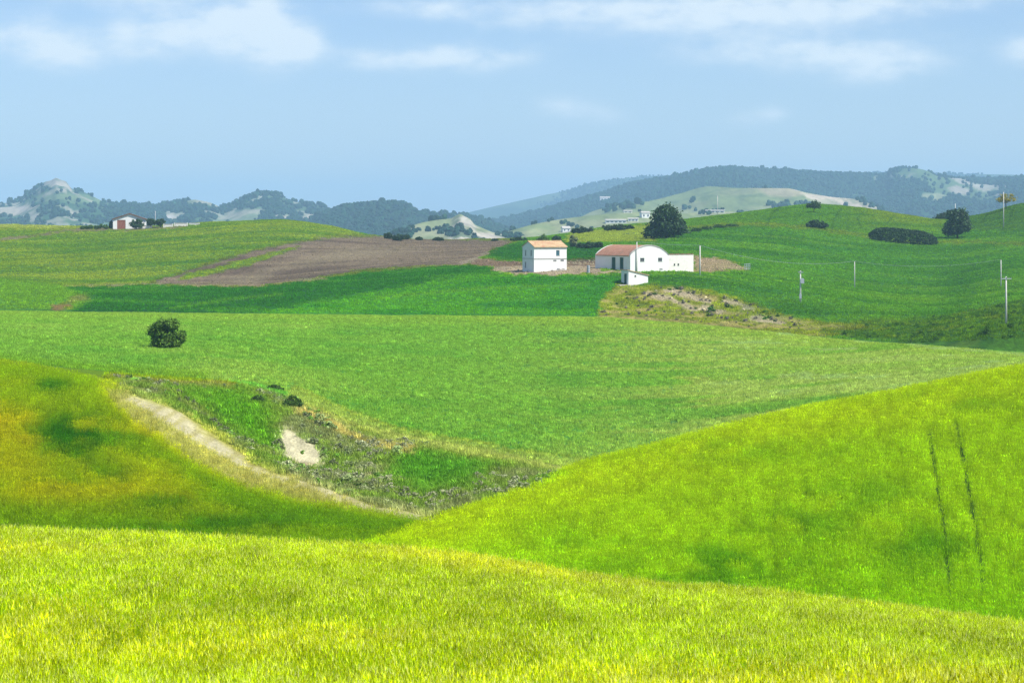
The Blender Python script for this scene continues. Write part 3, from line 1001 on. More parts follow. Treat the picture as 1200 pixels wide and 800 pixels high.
def cover_white(px, py, X, Y, T):
    n = fbm(X / 40, Y / 90, 94, 4)
    j = px + (fbm(X / 10, Y / 20, 95, 3) - .5) * 16
    jy = py + (fbm(X / 10, Y / 20, 96, 3) - .5) * 7
    c = over(np.full(px.shape + (3,), (158, 172, 118.)), smooth(.45, .6, n), (182, 188, 140))
    br = smooth(.36, .52, fbm(X / 9, Y / 30, 99, 4))
    c = over(c, br * smooth(-3, 2, sdf(j, jy, [(524, 270), (534, 255), (545, 252), (560, 264), (556, 272), (540, 276)])), (214, 208, 188))
    c = over(c, smooth(-2, 2, sdf(j, jy, [(520, 282), (545, 274), (570, 272), (600, 278), (600, 284), (520, 284)])), (232, 222, 200))
    c = over(c, smooth(.58, .64, n) * smooth(520, 530, px) * .7, (96, 124, 84))
    return c, smooth(.64, .68, n) * .1


ridge('blue_ridge', [(480, 268), (545, 250), (600, 237), (660, 224), (700, 214), (740, 208), (800, 205), (900, 203), (1040, 202), (1100, 204), (1200, 205), (1300, 203), (1500, 212)], 8600, 6800, -40, cover_far, rows=26, seed=1)
ridge('wooded_ridge', [(500, 285), (540, 268), (600, 256), (650, 243), (700, 229), (740, 216), (780, 209), (810, 203), (830, 199), (856, 197), (880, 199), (920, 200), (940, 202), (1000, 204), (1038, 205), (1045, 199), (1070, 197), (1085, 200), (1100, 207), (1150, 211), (1200, 209), (1300, 215), (1500, 240)],
      5400, 3700, -40, cover_main, rows=60, seed=2)
ridge('pasture_hill', [(640, 280), (700, 246), (730, 240), (760, 236), (800, 226), (830, 219), (870, 221), (920, 221), (945, 226), (975, 231), (1005, 234), (1030, 244), (1060, 258), (1100, 275)], 3500, 2700, -40, cover_pasture, rows=40, seed=3, rough=.6)
ridge('pale_hill', [(540, 292), (575, 279), (600, 270), (640, 260), (700, 252), (760, 248), (800, 250), (850, 248), (900, 258), (980, 280)], 2500, 1900, -40, cover_pale, rows=32, seed=4, rough=.5)
ridge('crag_mountain', [(-300, 262), (-120, 250), (-30, 243), (0, 239), (18, 236), (35, 226), (47, 217), (54, 213), (59, 212), (66, 209), (71, 211), (77, 213), (84, 221), (100, 226), (125, 237), (160, 240), (200, 239), (215, 236), (228, 234), (245, 237), (262, 243), (275, 239), (290, 231), (310, 226), (328, 227), (335, 233), (360, 238), (376, 239), (385, 246), (420, 252), (470, 268)],
      4600, 3100, -40, cover_left, rows=60, seed=5, rough=.8)
ridge('wooded_hill', [(330, 285), (370, 256), (395, 246), (420, 241), (450, 239), (468, 239), (480, 244), (492, 251), (520, 253), (550, 256), (600, 272), (640, 285)], 3900, 2900, -40, cover_wood, rows=36, seed=6, rough=.6)
ridge('eroded_hill', [(400, 292), (440, 280), (470, 270), (495, 261), (512, 258), (528, 256), (534, 253), (539, 251), (545, 254), (551, 257), (556, 263), (562, 266), (580, 273), (620, 279), (680, 290)], 2300, 1800, -40, cover_white, rows=44, seed=7, rough=1.3)

# ------------------------------------------------------------------ instancing of what nobody could count
HIDDEN = bpy.data.collections.new('clump_shapes')      # shapes for the instances only; not linked to the scene


def hidden_coll(name, meshes):
    c = bpy.data.collections.new(name)
    for i, me in enumerate(meshes):
        o = bpy.data.objects.new(name + '_shape', me)
        c.objects.link(o)
    return c


def scatter(name, pts, rot, scale, tint, coll, label, cat):
    me = bpy.data.meshes.new(name)
    me.vertices.add(len(pts))
    me.vertices.foreach_set('co', np.asarray(pts, np.float32).ravel())
    set_vec(me, 'rot', rot)
    set_float(me, 'size', scale)
    if tint is not None:
        set_color(me, 'tint', tint)
    o = link_mesh(name, me)
    g = bpy.data.node_groups.new(name + '_scatter', 'GeometryNodeTree')
    g.interface.new_socket('Geometry', in_out='INPUT', socket_type='NodeSocketGeometry')
    g.interface.new_socket('Geometry', in_out='OUTPUT', socket_type='NodeSocketGeometry')
    gi, go = g.nodes.new('NodeGroupInput'), g.nodes.new('NodeGroupOutput')
    ci = g.nodes.new('GeometryNodeCollectionInfo')
    ci.inputs['Collection'].default_value = coll
    ci.inputs['Separate Children'].default_value = True
    ci.inputs['Reset Children'].default_value = True
    ip = g.nodes.new('GeometryNodeInstanceOnPoints')
    ip.inputs['Pick Instance'].default_value = True
    ar = g.nodes.new('GeometryNodeInputNamedAttribute')
    ar.data_type = 'FLOAT_VECTOR'
    ar.inputs['Name'].default_value = 'rot'
    asz = g.nodes.new('GeometryNodeInputNamedAttribute')
    asz.data_type = 'FLOAT'
    asz.inputs['Name'].default_value = 'size'
    er = g.nodes.new('FunctionNodeEulerToRotation')
    L = g.links
    L.new(gi.outputs[0], ip.inputs['Points'])
    L.new(ci.outputs[0], ip.inputs['Instance'])
    L.new(ar.outputs['Attribute'], er.inputs[0])
    L.new(er.outputs[0], ip.inputs['Rotation'])
    L.new(asz.outputs['Attribute'], ip.inputs['Scale'])
    L.new(ip.outputs[0], go.inputs[0])
    md = o.modifiers.new('scatter', 'NODES')
    md.node_group = g
    tag(o, label, cat, kind='stuff')
    return o


def sample_land(n, s0, s1, px0=-70, px1=1270, keep=None):
    j0, j1 = np.searchsorted(colpx, [px0, px1])
    i0, i1 = np.searchsorted(svals, [s0 - 1e-6, s1 - 1e-6])
    P = np.stack([TX, TY, TZ], -1)[i0:i1 + 1, j0:j1 + 1]
    ar = np.linalg.norm(np.cross(P[:-1, 1:] - P[:-1, :-1], P[1:, :-1] - P[:-1, :-1]), axis=-1)
    w = ar.ravel() / ar.sum()
    f = rng.choice(len(w), n, p=w)
    fi, fj = f // ar.shape[1], f % ar.shape[1]
    u, v = rng.random(n), rng.random(n)

    def bl(a):
        a = a[i0:i1 + 1, j0:j1 + 1]
        w4 = ((1 - u) * (1 - v), u * (1 - v), u * v, (1 - u) * v)
        q4 = (a[fi, fj], a[fi, fj + 1], a[fi + 1, fj + 1], a[fi + 1, fj])
        return sum(q * w_ for q, w_ in zip(q4, w4))
    x, y, z, s, px, py = bl(TX), bl(TY), bl(TZ), bl(TS), bl(TPX), bl(TPY)
    return x, y, z, s, px, py


def blade(V, F, base, h, w, yaw, lean, lean_dir, segs=3):
    """a tapering grass blade bending over towards lean_dir"""
    b = len(V)
    cx, sx = math.cos(yaw), math.sin(yaw)
    for i in range(segs + 1):
        t = i / segs
        bend = lean * t * t
        c = (base[0] + math.cos(lean_dir) * bend * h, base[1] + math.sin(lean_dir) * bend * h, base[2] + h * t * (1 - 0.35 * lean * t))
        ww = w * (1 - t) ** 0.7 * 0.5 + 0.0006
        V.append((c[0] - cx * ww, c[1] - sx * ww, c[2]))
        V.append((c[0] + cx * ww, c[1] + sx * ww, c[2]))
    for i in range(segs):
        F.append((b + 2 * i, b + 2 * i + 1, b + 2 * i + 3, b + 2 * i + 2))


def clump(name, n, rad, h0, h1, bw, ears, seed, mats, ear_len=.1, ear_r=.011, segs=3, wind=0.35):
    rd = random.Random(seed)
    V, F, MI = [], [], []
    for k in range(n):
        a, r = rd.uniform(0, 6.283), rad * math.sqrt(rd.random())
        base = (r * math.cos(a), r * math.sin(a), 0)
        h = rd.uniform(h0, h1)
        ld = rd.gauss(0.2, 1.0)
        nf = len(F)
        blade(V, F, base, h, bw * rd.uniform(.7, 1.2), rd.uniform(0, 3.14), rd.uniform(.05, .6), rd.uniform(0, 6.283), segs)
        MI += [0] * (len(F) - nf)
        if k < ears:
            nf = len(F)
            ln = rd.uniform(.05, .3) * wind
            he = h1 * rd.uniform(.86, 1.06)
            top = (base[0] + math.cos(ld) * ln * he, base[1] + math.sin(ld) * ln * he, he)
            # stalk
            b = len(V)
            V += [(base[0] - .004, base[1], 0), (base[0] + .004, base[1], 0), (top[0] + .003, top[1], top[2]), (top[0] - .003, top[1], top[2])]
            F.append((b, b + 1, b + 2, b + 3))
            MI.append(0)
            # ear: a spindle leaning over with the wind, with awns
            e = Vector((math.cos(ld) * (ln + .25), math.sin(ld) * (ln + .25), 1)).normalized()
            u = e.orthogonal().normalized()
            w = e.cross(u)
            L_ = ear_len * rd.uniform(.8, 1.2)
            b = len(V)
            V.append(top)
            for q in range(4):
                d = u * math.cos(q * 1.5708) + w * math.sin(q * 1.5708)
                V.append(tuple(Vector(top) + e * L_ * .35 + d * ear_r))
            V.append(tuple(Vector(top) + e * L_))
            for q in range(4):
                F.append((b, b + 1 + q, b + 1 + (q + 1) % 4))
                F.append((b + 5, b + 1 + (q + 1) % 4, b + 1 + q))
                MI += [1, 1]
            for q in range(3):
                d = (u * math.cos(q * 2.1 + a) + w * math.sin(q * 2.1 + a))
                p0 = Vector(top) + e * L_ * .4
                p1 = p0 + e * L_ * 1.2 + d * L_ * .35
                b = len(V)
                sd = d.cross(e) * ear_r * .3
                V += [tuple(p0 - sd), tuple(p0 + sd), tuple(p1)]
                F.append((b, b + 1, b + 2))
                MI.append(1)
    me = bpy.data.meshes.new(name)
    me.from_pydata(V, [], F)
    for m in mats:
        me.materials.append(m)
    me.polygons.foreach_set('material_index', MI)
    me.update()
    return me


def tuft_rot(n, tilt=.12):
    return np.stack([rng.normal(0, tilt, n), rng.normal(0, tilt, n), rng.random(n) * 6.283], -1)


G_WHEAT = np.array([1.82, 1.88, .15])
G_CORN = np.array([2.9, 2.4, .15])
G_RIPE = np.array([2.6, 2.65, .2])
G_MEADOW = np.array([4.9, 2.75, 2.5])
G_FARM = np.array([4.6, 2.95, 1.4])
# near wheat
ML = leaf_material('wheat_leaf', attr='tint', mul=(.92, 1.0, 1.0), var=.3, trans=.4)
ME = leaf_material('wheat_ear', attr='tint', mul=(1.3, 1.2, 1.0), var=.45, trans=.25, blend=((.85, .8, .36), .9, .3))
wheat = hidden_coll('wheat_clump', [clump('wheat_clump', 15, .2, .5, .78, .016, 7, 100 + i, (ML, ME)) for i in range(6)])
n = 34000
x, y, z, s, px, py = sample_land(n, 2.4, 6, -60, 1260)
lum = (.84 + .27 * smooth(.3, .7, fbm(x / .9, y / 2.2, 171, 3)) + .08 * smooth(.35, .65, fbm(x / 6, y / 7, 172, 3)))
c = albedo(paint(px, py, s, x, y)) * G_WHEAT * (1.06 * lum * np.exp(rng.normal(0, .24, n)))[:, None]
scatter('wheat', np.stack([x, y, z], -1), tuft_rot(n), rng.uniform(.8, 1.15, n) * (0.9 + .25 * fbm(x / 3, y / 3, 120, 2)), c, wheat, 'yellow-green wheat with pale ears covering the near slope', 'wheat')
# corn on the two hills
ML2 = leaf_material('corn_leaf', attr='tint', var=.35, trans=.4)
ME2 = leaf_material('corn_ear', attr='tint', mul=(1.2, 1.1, 1.0), var=.35, trans=.3)
corn = hidden_coll('corn_clump', [clump('corn_clump', 20, .34, .3, .56, .03, 5, 200 + i, (ML2, ME2), ear_len=.12, ear_r=.016, segs=2) for i in range(6)])
n = 62000
x, y, z, s, px, py = sample_land(n, 6.7, 9.25, -50, 1250)
rgb = paint(px, py, s, x, y)
k = np.ones(n, bool)
for i, tl in enumerate(TRAM):
    d = pline(px, py, tl)
    k &= ~((d < (4.8 if i < 2 else 2.6) * (.35 + fbm(x / 1.5, y / 1.5, 130, 2))) & (px > 600))
bare = (rgb[:, 2] > 60)
k &= ~(bare & ((rgb[:, 2] > 125) | (rng.random(n) < .65)))
k &= ~((sdf(px, py, SCRUB_POLY) > 0))
right = px > np.interp(py, [420, 560, 606, 625, 645, 670], [900, 640, 512, 452, 395, 330])
k &= ~((s > 9.05) & (px < 520))
lum = .94 + .18 * smooth(.3, .7, fbm(x / .5, y / 3, 173, 2))
c = lum[:, None] * albedo(rgb) * np.where(right[:, None], G_CORN, np.where(bare[:, None], (1.7, 1.8, 1.6), G_RIPE)) * np.exp(rng.normal(0, .2, n))[:, None]
sz = rng.uniform(.75, 1.15, n) * (0.85 + .3 * fbm(x / 4, y / 4, 121, 2))
P = np.stack([x, y, z], -1)
ro = tuft_rot(n)
for nm, kk, lb in (('young_corn', k & right, 'bright green young corn on the steep slope at the valley side'), ('ripening_corn', k & ~right, 'patchy olive and yellow ripening corn on the spur beside the bare strip')):
    scatter(nm, P[kk], ro[kk], sz[kk], c[kk], corn, lb, 'crop')
# meadow
ML3 = leaf_material('meadow_blade', attr='tint', var=.35, trans=.4)
grass = hidden_coll('grass_clump', [clump('grass_clump', 20, .42, .18, .38, .06, 0, 300 + i, (ML3,), segs=2) for i in range(5)])
n = 110000
x, y, z, s, px, py = sample_land(n, 11, 13.6, -30, 1230)
rgb = paint(px, py, s, x, y)
rg = (smooth(.66, .88, rgb[:, 0] / rgb[:, 1]))[:, None]
c = albedo(rgb) * (G_MEADOW * (1 - rg) + np.array([2.9, 2.8, 3.0]) * rg) * np.exp(rng.normal(0, .24, n))[:, None]
scatter('meadow_grass', np.stack([x, y, z], -1), tuft_rot(n, .1), rng.uniform(.7, 1.2, n), c, grass, 'mid green grass covering the broad middle meadow', 'grass')

# tufts of crop and clods of soil over the farmland behind
farm = hidden_coll('crop_tuft', [clump('crop_tuft', 14, .5, .2, .42, .12, 0, 340 + i, (ML3,), segs=1) for i in range(5)])
n = 170000
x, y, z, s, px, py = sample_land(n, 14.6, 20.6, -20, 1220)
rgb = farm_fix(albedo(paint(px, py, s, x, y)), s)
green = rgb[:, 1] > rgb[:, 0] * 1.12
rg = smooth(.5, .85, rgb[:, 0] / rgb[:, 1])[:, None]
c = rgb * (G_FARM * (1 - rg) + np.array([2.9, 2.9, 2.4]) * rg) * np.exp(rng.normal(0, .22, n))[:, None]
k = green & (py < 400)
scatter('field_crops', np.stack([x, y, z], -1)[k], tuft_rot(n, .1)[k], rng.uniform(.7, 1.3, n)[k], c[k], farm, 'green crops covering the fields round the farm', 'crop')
PLOUGH = (np.stack([x, y, z], -1)[~green], rgb[~green])

# ------------------------------------------------------------------ foliage
def leaves(centres, radius, per, leaf, rd, flat=1.0, up=0.0):
    """many small leaf faces gathered round the clump centres"""
    centres = np.asarray(centres, float)
    n = len(centres) * per
    c = np.repeat(centres, per, 0)
    d = rd.normal(size=(n, 3))
    d /= np.linalg.norm(d, axis=1)[:, None]
    r = np.repeat(np.broadcast_to(radius, len(centres)), per) * rd.random(n) ** .45
    p = c + d * r[:, None] * np.array([1, 1, flat])
    nrm = rd.normal(size=(n, 3)) * .8 + d + np.array([0, 0, up])
    nrm /= np.linalg.norm(nrm, axis=1)[:, None]
    t = np.cross(nrm, rd.normal(size=(n, 3)))
    t /= np.linalg.norm(t, axis=1)[:, None]
    b = np.cross(nrm, t)
    sz = leaf * rd.uniform(.6, 1.3, n)[:, None]
    V = np.stack([p - t * sz, p - b * sz * .55, p + t * sz, p + b * sz * .55], 1).reshape(-1, 3)
    return V, np.arange(n * 4).reshape(-1, 4)


def crown_points(n, w, d, h, z0, rd, power=.4, flat_bottom=.5):
    u = rd.normal(size=(n, 3))
    u /= np.linalg.norm(u, axis=1)[:, None]
    r = rd.random(n) ** power
    p = u * r[:, None]
    low = p[:, 2] < 0
    p[low, 2] *= flat_bottom
    zc = z0 + h * flat_bottom / (1 + flat_bottom)
    return np.stack([p[:, 0] * w / 2, p[:, 1] * d / 2, zc + p[:, 2] * h / (1 + flat_bottom)], -1)


M_BARK = plain_material('bark', (.075, .06, .045), .9, 6, .35, .1)
LEAFM = {
    'dark': leaf_material('leaf_dark_green', (.045, .092, .034), var=.65, trans=.25, rand_obj=True),
    'mid': leaf_material('leaf_mid_green', (.085, .17, .03), var=.65, trans=.3, rand_obj=True),
    'olive': leaf_material('leaf_olive_green', (.115, .215, .028), var=.75, trans=.35, rand_obj=True),
    'grey': leaf_material('leaf_grey_green', (.2, .235, .105), var=.5, trans=.2, rand_obj=True),
    'yellow': leaf_material('leaf_yellow', (.34, .31, .04), var=.4, trans=.3, rand_obj=True),
    'dry': leaf_material('twig_grey_brown', (.13, .12, .075), var=.4, trans=.15, rand_obj=True),
}


def trunk_mb(h, r, w, rd, limbs=5, z_limb=.35, reach=.62):
    mb = MB()
    bx, by = rd.normal(0, .03 * h, 2)
    mb.tube([(0, 0, -.4), (bx * .3, by * .3, h * .25), (bx, by, h * .5), (bx * 1.2, by, h * .75)], [r * 1.3, r, r * .7, r * .3], 8)
    for k in range(limbs):
        a = 6.283 * (k + rd.random() * .6) / limbs
        z0 = h * (z_limb + .2 * rd.random())
        e = Vector((math.cos(a) * w * .5 * reach, math.sin(a) * w * .5 * reach, h * rd.uniform(.55, .88)))
        mb.tube([(bx * .6, by * .6, z0), tuple(Vector((bx * .6, by * .6, z0)).lerp(e, .5) + Vector((0, 0, -.04 * h))), tuple(e)], [r * .5, r * .33, r * .1], 6)
    return mb


def tree(name, px, py, s0, s1, wpx, hpx, kind, label, cat='tree', group=None, clear=.12, nclump=None, leaf=None, flat=.6, seed=0, lobes=None, depth=1.0, rz=0.0, stem='trunk', crown='crown', density=1.0):
    p = spot(px, py, s0, s1)
    m = p.y / FPX
    w, h = wpx * m, hpx * m
    rd = np.random.default_rng(1000 + seed)
    root = empty(name, p, rz)
    crad = .135 * min(w, h)
    ctr = []
    lobes = lobes or [(0, 0, clear, 1.0, 1.0 - clear)]
    for (lx, ly, lz, lw, lh) in lobes:     # fractions of width / height
        nn = int((nclump or 70) * density * lw * lh + 8)
        nn = int(nn * 1.2)
        q = crown_points(nn, (lw * w - crad * 1.4), (lw * w - crad * 1.4) * depth, lh * h - crad * 1.2, lz * h + crad * .5, rd, .4, flat)
        q[:, 0] += lx * w
        q[:, 1] += ly * w
        ctr.append(q)
    ctr = np.concatenate(ctr)
    rr = crad * rd.uniform(.6, 1.5, len(ctr))
    leaf = leaf or max(.045 * min(w, h), .9 * m)
    V, F = leaves(ctr, rr, 30, leaf, rd, .8, .4)
    cm = mesh_np(crown, V, F)
    link_mesh(crown, cm, LEAFM[kind], root)
    trunk_mb(h, max(.028 * h, .06), w, rd).build(stem, M_BARK, root, True)
    tag(root, label, cat, group)
    return root


Zm, Zf = (11.0, 14.0), (14.4, 21.0)
tree('round_tree', 195, 408, *Zm, 47, 37, 'olive', 'bushy round tree standing alone in the middle meadow', nclump=150, clear=.0, seed=1, lobes=[(0, 0, .05, .62, .85), (-.27, .05, .3, .42, .5), (.3, 0, .14, .4, .42), (.14, -.05, .55, .42, .44), (-.12, 0, .56, .46, .42), (.06, -.1, 0, .66, .36), (-.22, 0, .04, .36, .34), (.36, .1, .3, .26, .26)])
tree('broad_tree', 781, 279, *Zf, 46, 41, 'dark', 'big dark broadleaf tree on the slope above the red-roofed barn', nclump=170, clear=.02, seed=2, lobes=[(0, 0, .02, .9, .98), (-.32, 0, -.02, .62, .55), (.28, 0, .1, .55, .55), (.02, 0, .5, .6, .5)])
tree('round_tree', 954, 249, *Zf, 20, 15, 'dark', 'small umbrella-shaped tree on the crest of the green hill', seed=3, clear=.3, nclump=60, flat=.35)
tree('shrub', 957, 267, *Zf, 27, 11, 'dark', 'low wide dark shrub just below the umbrella-shaped tree', 'shrub', seed=4, clear=0, stem='stem', crown='foliage', lobes=[(0, 0, 0, .8, .95), (.25, 0, 0, .6, .6), (-.25, 0, 0, .5, .8)])
tree('spreading_tree', 1122, 279, *Zf, 34, 36, 'dark', 'dark spreading tree right of the long clipped hedge', nclump=130, seed=6, clear=.1, lobes=[(0, 0, .1, .85, .9), (-.25, 0, .08, .5, .5), (.25, 0, .2, .55, .55), (-.2, 0, .6, .4, .36), (.12, 0, .6, .5, .4)])
tree('dense_tree', 1109, 249.5, *Zf, 28, 17, 'dark', 'dense dark tree on the skyline behind the spreading tree', seed=7, clear=0, lobes=[(0, 0, 0, .8, 1), (-.3, 0, .05, .5, .8), (.3, 0, 0, .6, .85)])
tree('shrub', 1134, 246.5, *Zf, 16, 8, 'dark', 'low dark shrub right of the dense skyline tree', 'shrub', seed=8, clear=0, stem='stem', crown='foliage')
tree('flat_topped_tree', 1179, 245, *Zf, 27, 19, 'yellow', 'flat-topped tree with yellow foliage beside the tall pole', seed=9, clear=.4, nclump=50, flat=.35)
tree('bare_shrub', 1165, 246, *Zf, 14, 6, 'dry', 'thin grey-brown shrub left of the yellow tree', 'shrub', seed=10, clear=0, nclump=24, stem='stem', crown='foliage')
tree('ragged_tree', 636, 287, *Zf, 17, 16, 'mid', 'ragged young tree rising behind the roof of the two-storey house', seed=11, clear=.05, nclump=46, lobes=[(0, 0, .05, .7, .9), (-.25, 0, 0, .5, .6), (.3, 0, 0, .4, .7)])
tree('shrub', 608, 283, *Zf, 24, 6, 'dark', 'low flat dark shrub left of the house roof', 'shrub', seed=12, clear=0, stem='stem', crown='foliage')
tree('shrub', 652, 283, *Zf, 13, 7, 'dark', 'small round dark shrub right of the ragged young tree', 'shrub', seed=13, clear=0, stem='stem', crown='foliage')
tree('willow_shrub', 672, 290, *Zf, 11, 16, 'grey', 'pale grey-green shrub standing between the house and the barn', 'shrub', seed=14, clear=0, stem='stem', crown='foliage')
FARHEDGE = 'shrubs along the far field edges'
for i, (a, b, w, h, lb) in enumerate(((682, 273.5, 28, 9, 'dark hedge bank above the pale field, nearer the house'), (724, 270.5, 42, 9, 'long dark hedge bank above the pale field, nearer the big tree'))):
    tree('hedge', a, b, 14.4, 20.0, w, h, 'dark', lb, 'hedge', seed=20 + i, clear=0, stem='stem', crown='foliage', depth=.4, lobes=[(-.28, 0, 0, .46, .8), (0, 0, 0, .5, 1.), (.28, 0, 0, .46, .85), (.1, 0, 0, .5, .9)])
for i, (a, b, w, h, lb) in enumerate(((681, 291, 13, 7, 'first shrub of the hedge row behind the yard, next to the pale shrub'), (691, 291, 14, 8, 'middle shrub of the hedge row behind the yard'), (701, 290, 13, 7, 'last shrub of the hedge row behind the yard, next to the barn roof'))):
    tree('shrub', a, b, *Zf, w, h, 'dark', lb, 'shrub', FARHEDGE, seed=24 + i, clear=0, stem='stem', crown='foliage')
for i, (a, b, w, h, lb) in enumerate(((804, 274, 13, 4.8, 'track-side shrub nearest the big dark tree'), (816, 271.5, 15, 4.8, 'second track-side shrub from the big dark tree'), (829, 269, 15, 4.1, 'third track-side shrub from the big dark tree'), (843, 267, 17, 4.1, 'fourth track-side shrub from the big dark tree'), (858, 265.5, 16, 3.4, 'track-side shrub farthest from the big dark tree'))):
    tree('shrub', a, b, *Zf, w, h, 'mid', lb, 'shrub', 'shrubs along the hillside track', seed=30 + i, clear=0, stem='stem', crown='foliage')
for i, (a, b, w, h, k, lb) in enumerate(((455, 280, 11, 8, 'dark', 'round dark shrub at the top edge of the ploughed field, first of a clump'), (467, 282, 17, 8, 'dark', 'widest dark shrub of the clump above the ploughed field'), (476, 280.5, 10, 6, 'dark', 'small dark shrub closing the clump above the ploughed field'),
                                         (491, 281.5, 9, 4, 'dark', 'tiny dark shrub just right of the clump above the ploughed field'), (514, 282, 14, 4, 'dark', 'low dark shrub on the ploughed field edge below the white scar'), (580, 282.5, 9, 3, 'dark', 'tiny dark shrub on the ploughed field edge near the house'))):
    tree('shrub', a, b, *Zf, w, h, k, lb, 'shrub', 'shrubs on the ploughed field edge', seed=40 + i, clear=0, stem='stem', crown='foliage')
tree('farm_tree', 160, 268.5, *Zf, 19, 13, 'dark', 'dark round tree against the gable of the hilltop barn', seed=50, clear=.05)
tree('farm_tree', 177, 267, *Zf, 12, 12, 'dark', 'dark tree just right of the hilltop barn', seed=51, clear=.2)
tree('farm_tree', 188, 266.5, *Zf, 13, 12, 'dark', 'dark tree next to the farm wall, farther from the barn', seed=52, clear=.15)
tree('slim_tree', 130, 268, *Zf, 4.5, 10, 'dark', 'slim dark tree at the corner of the hilltop barn', seed=53, clear=0)
for i, (a, h, wh) in enumerate(((97, 4.5, 'sixth and last'), (106, 6, 'fourth'), (113, 5, 'third'), (118, 6.5, 'second'), (123.5, 6, 'nearest'), (102, 4, 'fifth'))):
    tree('orchard_tree', a, 268.6, *Zf, 6.5, h, 'mid', 'small orchard tree, ' + wh + ' from the hilltop barn in its row', 'tree', 'orchard row beside the hilltop barn', seed=60 + i, clear=.1, nclump=22)
# clipped hedge: one long rounded bank of foliage
p = spot(1058, 284.5, *Zf)
m = p.y / FPX
root = empty('clipped_hedge', p, R(-14))
rd = np.random.default_rng(77)
q = []
for k in range(1200):
    t = rd.uniform(-1, 1)
    a = rd.uniform(0, math.pi)
    hh = 16.5 * m * (1 - abs(t) ** 5 * .55) * (1.05 - .12 * t)
    q.append((t * 39 * m, math.cos(a) * 9 * m * (1 - abs(t) ** 6 * .6), math.sin(a) * hh * .92 - .1 - .05 * t * 39 * m))
V, F = leaves(q, .55, 14, .26, rd, .8, .4)
cm = mesh_np('foliage', V, F)
link_mesh('foliage', cm, LEAFM['dark'], root)
for k in range(9):
    xx = (k - 4) * 8.6 * m
    MB().tube([(xx, 0, -.6), (xx + .1, .1, 7 * m), (xx - .2, 0, 13 * m)], [.14, .1, .05], 6).build('stem', M_BARK, root)
tag(root, 'long dark clipped hedge in the green hillside field', 'hedge')
# gully shrubs
for i, (a, b, w, h, lb) in enumerate(((320, 458, 25, 8, 'low dark green shrub on the lip of the gully, farthest of three'), (343, 478, 25, 17, 'large rounded dark green shrub at the end of the gully lip'), (302, 472, 18, 10, 'small dark green shrub inside the gully, beside the pale scar'))):
    tree('shrub', a, b, 9.3, 11.3, w, h, 'mid', lb, 'shrub', 'green shrubs on the gully lip', seed=70 + i, clear=0, stem='stem', crown='foliage', nclump=70, lobes=[(0, 0, 0, .85, 1), (-.25, 0, 0, .55, .7), (.25, 0, 0, .55, .75)])


def scrub_mesh(name, seed, n=18, leaf=.1):
    rd = np.random.default_rng(seed)
    ctr = crown_points(n, .9, .9, .62, .0, rd, .4, .4)
    V, F = leaves(ctr, .17, 16, leaf, rd, .8, .3)
    return mesh_np(name, V, F)


M_SCRUB = leaf_material('scrub_leaf', attr='tint', var=.4, trans=.2)
scr = []
for i in range(5):
    me = scrub_mesh('scrub_bush', 400 + i)
    me.materials.append(M_SCRUB)
    scr.append(me)
scrub = hidden_coll('scrub_bush', scr)
n = 9000
x, y, z, s, px, py = sample_land(n, 8.9, 11.1, 110, 700)
rgb = paint(px, py, s, x, y)
d = sdf(px, py, SCRUB_POLY)
pale = rgb[:, 0] > 185
k = (d > 1.5) & ~(pale & (rng.random(n) < .94))
greenp = (rgb[:, 1] - rgb[:, 0]) > 40
k &= ~(greenp & (rng.random(n) < .62))
gz = fbm(x / 5, y / 5, 140, 3)
k &= (rng.random(n) < .05 + smooth(.48, .68, gz) * .5)
cc = np.where((rng.random(n) < .45)[:, None], (128, 144, 88), (100, 138, 46))
cc = over(cc, smooth(.5, .62, fbm(x / 7, y / 7, 141, 3)), (136, 140, 104))
cc = over(cc, greenp * 1.0, (84, 138, 34))
cc = albedo(cc) * 3.0 * np.exp(rng.normal(0, .2, n))[:, None]
scatter('gully_scrub', np.stack([x, y, z], -1)[k], tuft_rot(n)[k], (rng.gamma(4, .13, n) * np.where(greenp, .6, 1))[k], cc[k], scrub, 'grey-green scrub and rough grass covering the gully', 'scrub')
n = 26000
x, y, z, s, px, py = sample_land(n, 8.9, 11.1, 110, 700)
rgb = paint(px, py, s, x, y)
k = (sdf(px, py, SCRUB_POLY) > -3) & (rgb[:, 0] < 185)
rg = smooth(.75, .95, rgb[:, 0] / rgb[:, 1])[:, None]
c = albedo(rgb) * (np.array([3.5, 3.0, 2.2]) * (1 - rg) + np.array([2.8, 2.8, 3.0]) * rg) * np.exp(rng.normal(0, .28, n))[:, None]
scatter('rough_grass', np.stack([x, y, z], -1)[k], tuft_rot(n, .15)[k], rng.uniform(.6, 1.5, n)[k], c[k], grass, 'rough green and olive grass between the scrub in the gully', 'grass')
GS = [(168, 459, 9), (181, 459, 12), (187, 467, 7), (193, 462, 9), (209, 462, 11), (208, 471, 11), (219, 469, 9), (226, 475, 11), (229, 483, 9), (239, 488, 10), (250, 495, 12), (256, 501, 11), (264, 505, 12), (273, 512, 8), (285, 516, 10), (294, 521, 12),
      (302, 526, 10), (318, 533, 11), (326, 522, 16), (331, 527, 10), (325, 546, 12), (339, 546, 10), (348, 548, 10), (354, 551, 11), (361, 555, 10), (366, 519, 15), (381, 530, 12), (390, 545, 12), (405, 562, 13), (430, 570, 13), (452, 579, 12), (470, 585, 13), (398, 525, 12), (372, 500, 14), (360, 490, 13)]
gsm = []
for i in range(4):
    me = scrub_mesh('foliage', 430 + i, 22)
    me.materials.append(LEAFM['grey'])
    gsm.append(me)
st = MB()
for k in range(4):
    a = k * 1.6
    st.tube([(0, 0, -.1), (.1 * math.cos(a), .1 * math.sin(a), .15), (.24 * math.cos(a), .24 * math.sin(a), .38)], [.02, .014, .006], 5)
st0 = None
